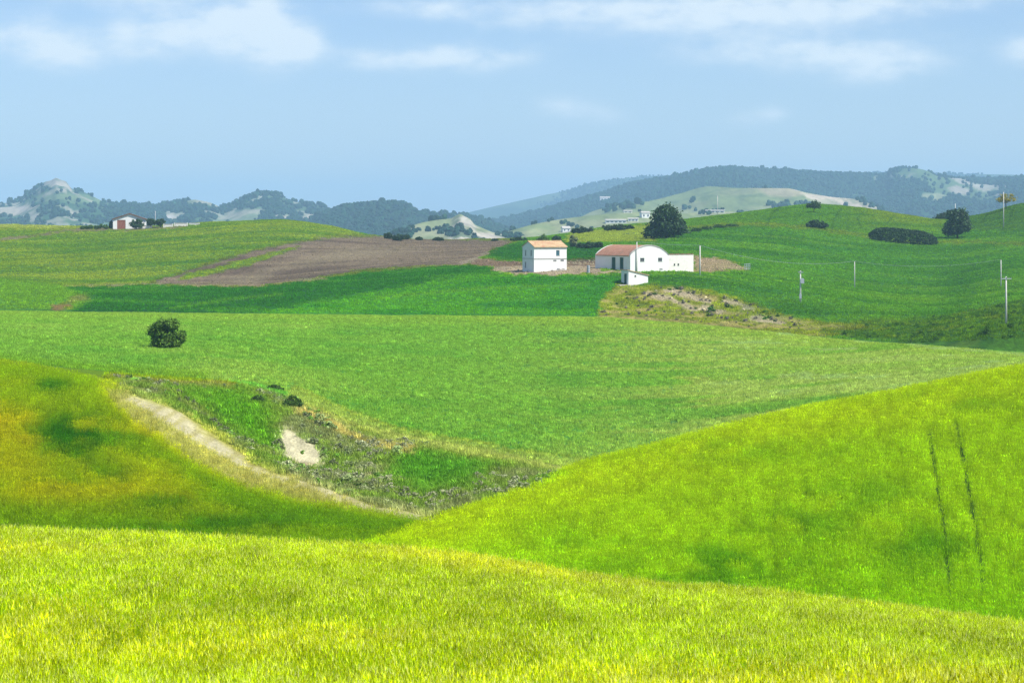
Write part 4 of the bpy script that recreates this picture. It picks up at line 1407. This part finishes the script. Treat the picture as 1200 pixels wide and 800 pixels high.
for i, (a, b, w) in enumerate(GS):
    p = spot(a, b, 8.8, 11.0)
    sc_ = w * p.y / FPX
    o = empty('scrub_shrub', p, random.uniform(0, 6.28))
    o.scale = (sc_, sc_, sc_ * random.uniform(.85, 1.15))
    link_mesh('foliage', gsm[i % 4], None, o)
    if st0 is None:
        st0 = st.build('stem', M_BARK, o)
    else:
        link_mesh('stem', st0.data, None, o)
    lb = ('small grey-green scrub shrub on the upper edge of the bare pale strip' if a < 245 else
          'small grey-green scrub shrub along the middle of the bare pale strip' if a < 310 else
          'grey scrub shrub around the pale scar in the gully' if a < 385 else 'grey-green scrub shrub on the lower gully bank past the pale scar')
    tag(o, lb, 'shrub', 'grey scrub shrubs on the gully bank')
# scrub on the dry knoll and the rough corner at the far right
n = 5200
x, y, z, s, px, py = sample_land(n, 14.6, 17.2, 690, 1240)
kn = sdf(px, py, [(700, 376), (715, 345), (772, 336), (830, 342), (870, 352), (930, 372), (960, 384), (900, 392), (800, 384)])
rough = sdf(px, py, [(960, 388), (1010, 376), (1100, 372), (1200, 352), (1260, 345), (1260, 430), (1200, 420), (1050, 402)])
rows_ = np.minimum.reduce([pline(px, py, q) for q in ([(740, 352), (770, 366)], [(765, 342), (800, 352)], [(788, 339), (835, 350)], [(815, 352), (850, 358)], [(820, 364), (850, 374)], [(838, 346), (880, 358)], [(880, 366), (930, 378)], [(735, 366), (790, 376)])])
k = ((kn > 0) & ((rows_ < 4) | (rng.random(n) < .25)) & (rng.random(n) < .7)) | ((rough > 0) & (fbm(x / 6, y / 6, 150, 2) > .5))
cc = np.where((kn > 0)[:, None] & (rng.random(n) < .6)[:, None], (122, 116, 104), (74, 116, 36))
cc = albedo(cc) * 2.0 * np.exp(rng.normal(0, .2, n))[:, None]
scatter('knoll_scrub', np.stack([x, y, z], -1)[k], tuft_rot(n)[k], rng.gamma(5, .13, n)[k], cc[k], scrub, 'grey tufts of scrub dotting the dry knoll and rough corner', 'scrub')

# far woods
def blob(seed):
    bm = bmesh.new()
    bmesh.ops.create_icosphere(bm, subdivisions=2, radius=1)
    rd = random.Random(seed)
    for v in bm.verts:
        v.co *= rd.uniform(.7, 1.15)
        v.co.z = v.co.z * 1.15 + .75
    me = bpy.data.meshes.new('forest_tree')
    bm.to_mesh(me)
    bm.free()
    return me


M_FOREST = leaf_material('forest_leaf', attr='tint', var=.0, trans=.1)
bl_ = []
for i in range(4):
    me = blob(500 + i)
    me.materials.append(M_FOREST)
    bl_.append(me)
P = np.concatenate([f[0] for f in FOREST])
n = len(P)
cc = albedo(np.array((36, 80, 52.))) * np.exp(rng.normal(0, .25, n))[:, None] * np.array([1, 1, 1])
scatter('far_forest', P, tuft_rot(n, .05), rng.uniform(2.6, 5.0, n) * np.where(rng.random(n) < .05, 1.5, 1) * np.where(np.concatenate([f[1] for f in FOREST]) < 3000, .65, 1), cc, hidden_coll('forest_tree', bl_), 'dark woods covering the distant ridges', 'forest')


# ------------------------------------------------------------------ buildings
M_WHITE = plain_material('whitewash', (.80, .79, .75), .85, .7, .05, .2, stain=(.60, .57, .50), stain_scale=.5, stain_lo=.6, stain_hi=.85)
M_WHITE2 = plain_material('old_whitewash', (.74, .71, .64), .9, 1.5, .1, .2, stain=(.42, .34, .24), stain_scale=1.1, stain_lo=.6, stain_hi=.8)
M_STRING = plain_material('grey_ledge', (.42, .40, .36), .9, 3, .2)
M_GREEN = plain_material('green_door_paint', (.02, .085, .062), .6, 4, .2)
M_BLUE = plain_material('blue_grey_shutter', (.07, .16, .2), .55, 3, .2)
M_GLASS = plain_material('dark_window', (.018, .026, .04), .25, 3, .3, .5)
M_FRAME = plain_material('window_frame_paint', (.26, .28, .28), .6, 3, .2)
M_IRON = plain_material('dark_iron', (.05, .05, .05), .5, 3, .2, .5)
M_REDDOOR = plain_material('red_brown_door', (.27, .10, .062), .7, 3, .25)
M_CONC = plain_material('pale_concrete', (.46, .43, .38), .9, 2, .15)
M_POLE = plain_material('weathered_pole', (.58, .56, .52), .85, 3, .15)
M_METAL = plain_material('galvanised_metal', (.40, .43, .46), .45, 3, .1, .5)
M_STONE = plain_material('rubble_stone', (.30, .25, .19), .9, 3, .3)


def tile_material(name, c1, c2, c3):
    m, nt = new_mat(name)
    L = nt.links
    tc = N(nt, 'ShaderNodeTexCoord')
    vo = N(nt, 'ShaderNodeTexVoronoi')
    vo.inputs['Scale'].default_value = 2.6
    L.new(tc.outputs['Object'], vo.inputs['Vector'])
    sp = N(nt, 'ShaderNodeSeparateColor')
    L.new(vo.outputs['Color'], sp.inputs[0])
    c = mix_rgb(nt, map_range(nt, sp.outputs[0], .25, .75, 0, 1), (*c1, 1), (*c2, 1))
    c = mix_rgb(nt, map_range(nt, noise(nt, .7, 4, .65, tc.outputs['Object']), .5, .68, 0, 1), c, (*c3, 1))
    b = N(nt, 'ShaderNodeBsdfPrincipled')
    b.inputs['Roughness'].default_value = .9
    b.inputs['Specular IOR Level'].default_value = .15
    L.new(c, b.inputs['Base Color'])
    o = N(nt, 'ShaderNodeOutputMaterial')
    L.new(b.outputs[0], o.inputs[0])
    return m


M_TILE = tile_material('faded_clay_tiles', (.44, .30, .17), (.52, .38, .22), (.42, .22, .13))
M_TILE_RED = tile_material('red_clay_tiles', (.29, .145, .095), (.35, .19, .13), (.25, .16, .11))
M_BROWNROOF = tile_material('brown_roof_tiles', (.15, .08, .055), (.20, .11, .07), (.12, .08, .06))


def cells(u0, u1, z0, z1, holes):
    """rectangles that fill a wall round its openings (u0,u1,z0,z1)"""
    us = sorted({u0, u1, *[h[0] for h in holes], *[h[1] for h in holes]})
    out = []
    for a, b in zip(us[:-1], us[1:]):
        mid = (a + b) / 2
        hs = sorted([h for h in holes if h[0] < mid < h[1]], key=lambda h: h[2])
        z = z0
        for h in hs:
            if h[2] > z:
                out.append((a, b, z, h[2]))
            z = h[3]
        if z < z1:
            out.append((a, b, z, z1))
    return out


def wall_front(mb, u0, u1, z0, z1, t, y, holes=()):
    for a, b, c_, d in cells(u0, u1, z0, z1, holes):
        mb.box(a, b, y, y + t, c_, d)


def wall_side(mb, u0, u1, z0, z1, t, x, holes=()):
    for a, b, c_, d in cells(u0, u1, z0, z1, holes):
        mb.box(x, x + t, a, b, c_, d)


def opening(kind, side, h, at, root, mat, glass=None, bars=0, inset=.12):
    """window or door filling a hole: frame with a pane, or a leaf of boards"""
    u0, u1, z0, z1 = h
    f, g = MB(), MB()
    w = .06

    def bx(mb, a, b, c_, d, y0, y1):
        if side == 'front':
            mb.box(a, b, at + y0, at + y1, c_, d)
        else:
            mb.box(at + y0, at + y1, a, b, c_, d)
    if kind == 'window':
        bx(f, u0, u0 + w, z0, z1, inset, inset + .08)
        bx(f, u1 - w, u1, z0, z1, inset, inset + .08)
        bx(f, u0 + w, u1 - w, z0, z0 + w, inset, inset + .08)
        bx(f, u0 + w, u1 - w, z1 - w, z1, inset, inset + .08)
        if bars:
            for k in range(1, bars + 1):
                uu = u0 + (u1 - u0) * k / (bars + 1)
                bx(f, uu - .025, uu + .025, z0 + w, z1 - w, inset + .01, inset + .06)
            zz = (z0 + z1) / 2
            bx(f, u0 + w, u1 - w, zz - .025, zz + .025, inset + .015, inset + .055)
        o = f.build('window', mat, root)
        bx(g, u0 + w, u1 - w, z0 + w, z1 - w, inset + .09, inset + .11)
        g.build('pane', glass or M_GLASS, o)
        s_ = MB()
        bx(s_, u0 - .06, u1 + .06, z0 - .07, z0 - .003, -.07, inset)
        s_.build('sill', M_CONC, o)
    else:
        nb = max(2, int((u1 - u0) / .4))
        for k in range(nb):
            a = u0 + (u1 - u0) * k / nb
            b = u0 + (u1 - u0) * (k + 1) / nb
            bx(f, a + .008, b - .008, z0 + .03, z1, inset + (.02 if k % 2 else 0), inset + .08)
        o = f.build('door', mat, root)
        bx(g, u1 - .22, u1 - .17, z0 + 1.0, z0 + 1.2, inset - .05, inset - .003)
        g.build('handle', M_IRON, o)
    return o


def tile_sheet(name, prof, a0, a1, axis, pitch, mat, root, thick=.12, amp=.05):
    """tiled roof over a profile of (u, z) points, in courses of half-round tiles running along the profile"""
    n = max(4, int((a1 - a0) / pitch) * 4)
    A_ = np.linspace(a0, a1, n + 1)
    bump = amp * (0.5 + 0.5 * np.cos((A_ - a0) / pitch * 2 * math.pi))
    K = len(prof)
    V, F = [], []

    def pt(a, u, z):
        return (a, u, z) if axis == 'x' else (u, a, z)
    for i, a in enumerate(A_):
        for (u, z) in prof:
            V.append(pt(a, u, z + thick + bump[i]))
        for (u, z) in prof:
            V.append(pt(a, u, z))
    S = 2 * K
    for i in range(n):
        for k in range(K - 1):
            F.append((i * S + k, i * S + k + 1, (i + 1) * S + k + 1, (i + 1) * S + k))
            F.append((i * S + K + k, (i + 1) * S + K + k, (i + 1) * S + K + k + 1, i * S + K + k + 1))
        F.append((i * S, (i + 1) * S, (i + 1) * S + K, i * S + K))
        F.append((i * S + K - 1, i * S + S - 1, (i + 1) * S + S - 1, (i + 1) * S + K - 1))
    for i in (0, n):
        for k in range(K - 1):
            F.append((i * S + k, i * S + k + 1, i * S + K + k + 1, i * S + K + k))
    mb = MB()
    mb.add(V, F)
    return mb.build(name, mat, root)


BUILT = []    # footprints, for keeping scrub and rubble clear


def house():
    p = spot(645, 317.5, 15.5, 17.5)
    th = R(25)
    root = empty('farmhouse', p, th)
    L_, D, H, rise = 8.9, 6.6, 5.9, 1.25
    hl = L_ / 2
    wins_f = [(1.55, 2.5, 3.75, 5.05)]
    slots = [(.75, 1.65, 2.42, 2.68), (2.75, 3.7, 2.42, 2.72)]
    low = [(1.7, 2.6, .2, .55), (3.1, 3.9, .25, .6)]
    t = .35
    w = MB()
    wall_front(w, -hl, hl, -1.2, H, t, 0, wins_f + slots + low)
    side = [(1.35, 1.95, 3.7, 5.1), (4.5, 5.1, 3.7, 5.1), (4.55, 5.15, .75, 2.2)]
    wall_side(w, t, D, -1.2, H, t, -hl, side)
    wall_side(w, t, D, -1.2, H, t, hl - t)
    wall_front(w, -hl + t, hl - t, -1.2, H, t, D - t)
    for x0 in (-hl, hl - t):
        w.prism_x([(0, H), (D, H), (D / 2, H + rise)], x0, x0 + t)
    w.build('wall', M_WHITE, root)
    opening('window', 'front', wins_f[0], 0, root, M_BLUE, M_BLUE, 1, .06)
    for h in slots + low:
        opening('window', 'front', h, 0, root, M_FRAME, inset=.1)
    for h in side:
        opening('window', 'side', h, -hl, root, M_FRAME, bars=1, inset=.1)
    b = MB()
    b.box(-hl - .07, hl + .03, -.13, -.003, 2.98, 3.1)
    b.box(-hl - .13, -hl - .003, .01, D, 2.98, 3.1)
    b.build('string_course', M_STRING, root)
    sl = rise / (D / 2)
    oh = .35
    tile_sheet('roof', [(-oh, H - oh * sl + .02), (D / 2, H + rise + .02), (D + oh, H - oh * sl + .02)], -hl - .12, hl + .15, 'x', .3, M_TILE, root)
    r_ = MB()
    r_.tube([(-hl - .14, D / 2, H + rise + .2), (hl + .17, D / 2, H + rise + .2)], .11, 8)
    r_.build('ridge_tiles', M_TILE, root)
    g = MB()
    g.box(.2, 2.4, -1.1, -.01, -1.0, .28)
    g.box(2.4, 3.4, -.8, -.01, -1.0, .5)
    g.build('step', M_CONC, root)
    tag(root, 'two-storey white farmhouse with faded clay tile roof', 'house')


def barn():
    p = spot(761, 317.6, 15.5, 17.5)
    th = R(31)
    root = empty('vaulted_barn', p, th)
    W, L_, H, rise, t = 11.4, 15.6, 3.9, 2.3, .4
    hw = W / 2
    gw = [(-2.75, -1.5, 2.35, 3.25), (2.6, 3.85, 2.35, 3.25)]
    vent = [(3.0, 4.0, .35, .55)]
    dr = [(3.0, 4.65, -.05, 3.35), (6.5, 8.25, -.05, 3.35)]
    arc = [(-hw + W * k / 24, H + rise * (1 - (2 * k / 24 - 1) ** 2)) for k in range(25)]
    w = MB()
    wall_front(w, -hw, hw, -1.4, H, t, 0, gw + vent)
    wall_side(w, t, L_, -1.4, H, t, -hw, dr)
    wall_side(w, t, L_, -1.4, H, t, hw - t)
    wall_front(w, -hw + t, hw - t, -1.4, H, t, L_ - t)
    prof = [(-hw, H)] + [(x * 1.0, z + .18) for x, z in arc[1:-1]] + [(hw, H)]
    w.prism_y(prof, 0, t)
    w.prism_y(prof, L_ - t, L_)
    w.build('wall', M_WHITE, root)
    tile_sheet('roof', [(-hw - .3, H - .2)] + arc + [(hw + .3, H - .2)], t + .01, L_ - t - .01, 'y', .34, M_TILE_RED, root, .14, .06)
    # raised coping along the front arch
    cp = MB()
    outer = [(x * 1.01, z + .3) for x, z in arc[1:-1]]
    inner = [(x, z + .185) for x, z in arc[1:-1]]
    cp.prism_y([(-hw - .08, H + .02)] + outer + [(hw + .08, H + .02)] + [(hw, H + .02)] + inner[::-1] + [(-hw, H + .02)], -.12, t + .1)
    cp.build('coping', M_CONC, root)
    m_ = MB()
    a2 = [(x * .82, H + .75 + (z - H) * .68) for x, z in arc]
    m_.prism_y([(x, z + .07) for x, z in a2[5:20]] + [(x, z - .07) for x, z in a2[5:20]][::-1], -.05, -.003)
    m_.build('arch_moulding', M_CONC, root)
    for h in gw:
        opening('window', 'front', h, 0, root, M_FRAME, bars=3, inset=.08)
    opening('window', 'front', vent[0], 0, root, M_FRAME, inset=.1)
    for h in dr:
        opening('door', 'side', h, -hw, root, M_GREEN, inset=.14)
    tag(root, 'long white barn with vaulted red tile roof and green doors', 'barn')
    # walled annexe in line with the gable
    q = p + Vector((math.cos(th) * (hw + 3.98), math.sin(th) * (hw + 3.98), 0))
    an = empty('annexe', q, th)
    w = MB()
    hs = [(-2.15, -1.7, 1.3, 1.75), (-1.0, -.5, 1.3, 1.75)]
    wall_front(w, -3.95, 3.9, -2.6, 3.95, .4, .25, hs)
    wall_side(w, .65, 5.5, -2.6, 3.8, .4, 3.5)
    wall_front(w, -3.95, 3.5, -2.6, 3.8, .4, 5.1)
    w.build('wall', M_WHITE2, an)
    for h in hs:
        opening('window', 'front', h, .25, an, M_IRON, inset=.1)
    tile_sheet('roof', [(.45, 3.96), (5.6, 3.82)], -3.9, 3.85, 'x', .34, M_TILE_RED, an, .12, .06)
    for k in range(14):
        x0 = -3.85 + k * .555
        c_ = MB()
        c_.prism_y([(x0, 3.955), (x0 + .45, 3.955), (x0 + .34, 3.955 + .15 + .07 * ((k * 7) % 3)), (x0 + .1, 3.955 + .15 + .06 * ((k * 5) % 3))], .16, .46)
        c_.build('coping_tile', M_TILE_RED if k % 3 else M_STONE, an)
    tag(an, 'low white walled annexe against the end of the barn', 'outbuilding')


def shed():
    p = spot(748, 333.2, 15.2, 16.6)
    root = empty('lean_to_shed', p, R(24))
    W, D, h0, h1, t = 5.1, 3.7, 3.25, 2.05, .25
    hw = W / 2
    w = MB()
    wn_ = (-1.0, -.55, 1.75, 2.15)
    wall_front(w, -hw, hw, -1.3, h1, t, 0, [(-1.0, -.55, 1.75, h1)])
    w.prism_y([(-hw, h1), (-1.0, h1), (-1.0, h0 - (h0 - h1) * (hw - 1.0) / W), (-hw, h0)], 0, t)
    w.prism_y([(-1.0, 2.15), (-.55, 2.15), (-.55, h0 - (h0 - h1) * (hw - .55) / W), (-1.0, h0 - (h0 - h1) * (hw - 1.0) / W)], 0, t)
    w.prism_y([(-.55, h1), (hw, h1 - .0), (-.55, h0 - (h0 - h1) * (hw - .55) / W)], 0, t)
    w.prism_y([(-hw, -1.3), (hw, -1.3), (hw, h1), (-hw, h0)], D - t, D)
    dr = (.9, 2.3, .0, 2.5)
    wall_side(w, t, D - t, -1.3, h0, t, -hw, [dr])
    wall_side(w, t, D - t, -1.3, h1, t, hw - t)
    w.build('wall', M_WHITE, root)
    opening('window', 'front', wn_, 0, root, M_FRAME, inset=.08)
    opening('door', 'side', dr, -hw, root, M_GREEN, inset=.1)
    sl = (h0 - h1) / W
    tile_sheet('roof', [(-hw - .3, h0 + .3 * sl + .01), (hw + .25, h1 - .25 * sl + .01)], -.2, D + .2, 'y', .3, M_TILE, root, .1, .05)
    s_ = MB()
    s_.box(-hw - 2.6, hw + .5, -.5, D - .4, -1.2, -.02)
    s_.build('slab', M_CONC, root)
    tag(root, 'small white lean-to shed with sloping roof on the knoll', 'shed')


def hill_barn():
    p = spot(151.5, 268.3, 17.5, 20.9)
    m = p.y / FPX
    root = empty('gabled_barn', p, R(9))
    W, D, H, top = 37.5 * m, 14.0, 11 * m, 17.3 * m
    hw = W / 2
    w = MB()
    door = (-14 * m, -4.3 * m, -.1, 10.6 * m)
    wall_front(w, -hw, hw, -1.5, H, .4, 0, [door])
    w.prism_y([(-hw, H), (hw, H), (0, top)], 0, .4)
    wall_side(w, .4, D, -1.5, H, .4, -hw)
    wall_side(w, .4, D, -1.5, H, .4, hw - .4)
    wall_front(w, -hw + .4, hw - .4, -1.5, H, .4, D - .4)
    w.build('wall', M_WHITE, root)
    d = opening('door', 'front', door, 0, root, M_REDDOOR, inset=.1)
    sl = (top - H) / hw
    tile_sheet('roof', [(-hw - .5, H - .5 * sl + .03), (0, top + .03), (hw + .5, H - .5 * sl + .03)], -.5, D + .3, 'y', .5, M_BROWNROOF, root, .3, .08)
    tag(root, 'white gabled barn with red-brown door on the far hilltop', 'barn')
    # low walls and posts running right from it
    for i, (a, b, pw, ph, lb) in enumerate(((172, 267.6, 9, 3.6, 'short pale wall beside the hilltop barn, behind the dark trees'), (197, 266.5, 8, 4.2, 'pale wall with a dark gap right of the farm trees'), (212, 265, 13, 4, 'longest pale wall on the hilltop, past the farm trees'), (228, 263.8, 9, 2.6, 'last low pale wall on the hilltop, farthest from the barn'))):
        q = spot(a, b, 17.5, 20.9)
        mm = q.y / FPX
        wl_ = empty('farm_wall', q, R(5))
        k = MB()
        k.box(-pw * mm / 2, pw * mm / 2, 0, .35, -1.0, ph * mm * .8)
        k.build('wall', M_WHITE2, wl_)
        c_ = MB()
        c_.box(-pw * mm / 2 - .1, pw * mm / 2 + .1, -.08, .43, ph * mm * .8 + .003, ph * mm * .8 + .2)
        c_.build('coping', M_CONC, wl_)
        for sx in (-1, 1):
            pm = MB()
            pm.box(sx * pw * mm / 2 - .22 + sx * .33, sx * pw * mm / 2 + .22 + sx * .33, -.06, .4, -1.0, ph * mm)
            pm.build('pillar', M_WHITE2, wl_)
        tag(wl_, lb, 'wall', 'low walls of the hilltop farm', 'thing')


def far_house(name, x, y, z, w, d, h, rise, mat_roof, label, cat='house', rz=0.0, wins=2):
    root = empty(name, (x, y, z), rz)
    k = MB()
    k.box(-w / 2, w / 2, 0, d, -6, h)
    if rise:
        k.prism_x([(0, h), (d, h), (d / 2, h + rise)], -w / 2, w / 2)
    k.build('wall', M_WHITE, root)
    if rise:
        s_ = rise / (d / 2)
        tile_sheet('roof', [(-.6, h - .6 * s_ + .05), (d / 2, h + rise + .05), (d + .6, h - .6 * s_ + .05)], -w / 2 - .5, w / 2 + .5, 'x', 2.0, mat_roof, root, .4, .1)
    else:
        r_ = MB()
        r_.box(-w / 2 - .4, w / 2 + .4, -.4, d + .4, h + .003, h + .7)
        r_.build('roof', M_CONC, root)
    for i in range(wins):
        xx = -w / 2 + w * (i + .5) / wins
        q = MB()
        q.box(xx - w * .07, xx + w * .07, -.25, -.01, h * .3, h * .68)
        q.build('window', M_GLASS, root)
    tag(root, label, cat)


house()
barn()
shed()
hill_barn()

dg = bpy.context.evaluated_depsgraph_get()


def ray_ground(px, py):
    """where that bearing and row meets the distant hills"""
    d = Vector(((px - 600) / FPX, 1, (HOR - py) / FPX))
    best = None
    for nm in ('wooded_ridge', 'pasture_hill', 'pale_hill', 'crag_mountain', 'eroded_hill', 'wooded_hill'):
        o = bpy.data.objects[nm]
        ok, loc, nrm, idx = o.ray_cast(Vector((0, 0, 0)), d.normalized())
        if ok and (best is None or loc.y < best.y):
            best = loc
    return best


for (nm, px_, py_, wpx, hpx, rise, wins, rz, lb) in (
        ('white_villa', 710, 236, 13, 4.2, 1.2, 3, 8, 'white house alone on the wooded ridge'),
        ('farm_block', 722, 261.5, 24, 3.4, .8, 5, 4, 'long low white farm building beyond the hedge bank'),
        ('farm_block', 742, 259.5, 12, 3.0, .8, 3, -4, 'short white farm building next to the long low one'),
        ('farm_block', 757, 255.5, 10, 6, 1.4, 2, 12, 'tall white farm building beside the big dark tree'),
        ('farm_block', 838, 249.5, 22, 2.6, .6, 4, -6, 'low white building below the pasture hill'),
        ('farm_block', 736, 249.3, 10, 2.0, .6, 2, 5, 'tiny white building at the top of the pale hill'),
        ('farm_block', 664, 271.5, 9, 4.0, 2.0, 2, 10, 'small white roofed hut above the house roof')):
    g = ray_ground(px_, py_)
    if g is None:
        continue
    m = g.y / FPX
    far_house(nm, g.x, g.y, g.z, wpx * m, 10, hpx * m, rise * m, M_CONC, lb, 'building', R(rz), wins)

# ------------------------------------------------------------------ poles and wires
POLES = {}


def pole(key, px, py, s0, s1, hpx, label, arm=0.0, box=False, r=.15, rz=0.0, name='utility_pole'):
    p = spot(px, py, s0, s1)
    h = hpx * p.y / FPX
    root = empty(name, p, rz)
    MB().tube([(0, 0, -1), (0, 0, h * .5), (0, 0, h)], [r * 1.25, r, r * .75], 10).build('post', M_POLE, root, True)
    if arm:
        a = MB()
        a.box(-arm / 2, arm / 2, -.07 - r, .0 - r * .72, h - .45, h - .31)
        ao = a.build('crossarm', M_METAL, root)
        for k in (-1, 0, 1):
            MB().tube([(k * arm * .42, -.04 - r * .9, h - .306), (k * arm * .42, -.04 - r * .9, h - .2), (k * arm * .42, -.04 - r * .9, h - .08)], [.05, .07, .03], 8).build('insulator', M_GLASS, ao)
    else:
        MB().tube([(0, 0, h - .002), (0, 0, h + .1), (0, 0, h + .2)], [.05, .08, .03], 8).build('insulator', M_GLASS, root)
    if box:
        b = MB()
        b.box(-.1, .75, -.75, -.16, h - 2.9, h - 1.9)
        b.box(.05, .6, -.68, -.25, h - 1.897, h - 1.75)
        b.build('transformer', M_METAL, root)
        b = MB()
        b.box(-.3, .2, -.5, -.16, .9, 1.9)
        b.build('meter_box', M_METAL, root)
    tag(root, label, 'pole', 'utility poles across the fields')
    POLES[key] = (p, h)


pole('barn', 746.3, 318.6, 15.3, 17.5, 35, 'slim pole standing in front of the vaulted barn', r=.14)
pole('yard', 820.3, 323, 15.3, 17.5, 35, 'pale pole right of the annexe', r=.17)
pole('valley', 938, 354.5, 14.6, 17, 37.5, 'pole with a transformer box in the green valley', 1.2, True, r=.17)
pole('mid', 1001.5, 337.5, 15, 18.5, 31, 'thin bare pole right of the transformer pole', r=.12)
pole('far', 1173, 335.5, 15, 18.5, 31, 'shorter pole behind the tall crossarm pole', r=.14)
pole('near', 1179, 380, 14.4, 16.8, 56, 'nearest tall pole with a crossarm at the rough corner', 1.9, r=.17, rz=R(10))
pole('ridge', 1176, 267, 17, 20.9, 42, 'tall pole on the hillside in front of the yellow tree', r=.17)
pole('tree', 1119.5, 252, 17, 20.9, 22, 'pole rising behind the dark spreading tree', r=.17)
pole('short', 1113.5, 247, 17, 20.9, 7.5, 'short white post on the skyline by the dense dark tree', r=.16)
pole('mast', 841, 252.5, 17, 20.9, 27, 'thin dark mast on the skyline above the track', r=.11)
pole('farm', 182, 266.2, 17, 20.9, 19, 'thin mast among the trees of the hilltop farm', r=.1)


def wire(a, b, sag, label):
    (pa, ha), (pb, hb) = POLES[a], POLES[b]
    A_, B_ = pa + Vector((0, 0, ha + .12)), pb + Vector((0, 0, hb + .12))
    pts = []
    for i in range(25):
        t = i / 24
        q = A_.lerp(B_, t)
        q.z -= sag * 4 * t * (1 - t)
        pts.append(tuple(q))
    o = MB().tube(pts, .022, 5).build('power_line', M_METAL)
    tag(o, label, 'wire', 'wires between the poles')


wire('barn', 'yard', .25, 'overhead wire from the barn pole to the pole by the annexe')
wire('yard', 'mid', 2.2, 'overhead wire sagging from the annexe pole across the green field')
wire('mid', 'far', 1.6, 'overhead wire between the thin bare pole and the shorter pole')

# ------------------------------------------------------------------ yard details
p = spot(689.5, 319.5, 15.5, 17.5)
root = empty('water_drum', p)
MB().tube([(0, 0, -.2), (0, 0, .5), (0, 0, 1.7)], [.36, .36, .36], 14).build('drum', M_METAL, root)
b = MB()
for zz in (.35, .85, 1.3):
    b.tube([(0, 0, zz), (0, 0, zz + .06)], [.385, .385], 14)
b.build('band', M_IRON, root)
MB().tube([(0, 0, 1.702), (0, 0, 1.75)], [.3, .28], 14).build('lid', M_BLUE, root)
tag(root, 'blue-grey drum standing in the yard between house and barn', 'drum')

p = spot(872.5, 317, 15.5, 18)
root = empty('yard_fence', p, R(60))
for k in range(4):
    b = MB()
    b.box(k * 1.2 - .06, k * 1.2 + .06, -.06, .06, -.8, 1.9)
    b.build('post', M_METAL, root)
for zz in (.5, 1.1, 1.7):
    b = MB()
    b.box(-.05, 3.65, -.1, -.063, zz, zz + .08)
    b.build('rail', M_METAL, root)
tag(root, 'short grey fence at the end of the stony bank', 'fence')


def rock(seed):
    bm = bmesh.new()
    bmesh.ops.create_icosphere(bm, subdivisions=1, radius=.5)
    rd = random.Random(seed)
    for v in bm.verts:
        v.co *= rd.uniform(.65, 1.2)
        v.co.z *= .7
    me = bpy.data.meshes.new('stone')
    bm.to_mesh(me)
    bm.free()
    return me


M_ROCK = leaf_material('stone_face', attr='tint', var=.0, trans=0)
rk = []
for i in range(5):
    me = rock(600 + i)
    me.materials.append(M_ROCK)
    rk.append(me)
n = 9000
x, y, z, s, px, py = sample_land(n, 14.8, 17.6, 560, 900)
A1 = sdf(px, py, [(812, 300), (842, 304), (874, 313), (874, 317), (812, 318)])
A2 = sdf(px, py, [(610, 316.5), (668, 315), (700, 316), (700, 319), (660, 321), (606, 320.5)])
A3 = sdf(px, py, [(550, 309), (556, 304), (575, 304), (614, 306), (614, 312), (575, 312)])
A4 = sdf(px, py, [(664, 306), (706, 304), (706, 310), (664, 311)])
A5 = np.maximum.reduce([5 - pline(px, py, q) for q in ([(762, 344), (790, 352), (815, 362)], [(782, 340), (808, 346), (832, 354)], [(822, 360), (845, 366)], [(850, 352), (880, 362)])])
k = (A1 > 0) | ((A2 > 0) & (rng.random(n) < .5)) | ((A3 > 0) & (rng.random(n) < .4)) | (A4 > 0) | ((A5 > 0) & (rng.random(n) < .5))
base = np.where((A1 > 0)[:, None], (190, 168, 130), np.where((A3 > 0)[:, None], (146, 124, 98), np.where((A5 > 0)[:, None], (206, 194, 152), (178, 166, 132))))
cc = albedo(base) * 1.15 * np.exp(rng.normal(0, .25, n))[:, None]
scatter('rubble', np.stack([x, y, z], -1)[k], tuft_rot(n, .5)[k], rng.gamma(3, .115, n)[k], cc[k], hidden_coll('stone', rk), 'stones and clods littering the banks round the farmyard', 'rubble')

P, cc = PLOUGH
n = len(P)
scatter('soil_clods', P, tuft_rot(n, .5), rng.gamma(4, .055, n), cc * np.array([1.08, 1.1, .95]) * np.exp(rng.normal(0, .25, n))[:, None], bpy.data.collections['stone'], 'clods of bare earth over the ploughed field and tracks', 'soil')

# ------------------------------------------------------------------ the air between
hz = MB().box(-9500, 9500, -600, 15500, -60, 290)
m, nt = new_mat('haze_air')
pv = N(nt, 'ShaderNodeVolumePrincipled')
pv.inputs['Color'].default_value = (*HAZE_COL, 1)
pv.inputs['Density'].default_value = HAZE_DENSITY
pv.inputs['Anisotropy'].default_value = 0.0
o_ = N(nt, 'ShaderNodeOutputMaterial')
nt.links.new(pv.outputs[0], o_.inputs['Volume'])
hzo = hz.build('haze', m)
tag(hzo, kind='stuff')
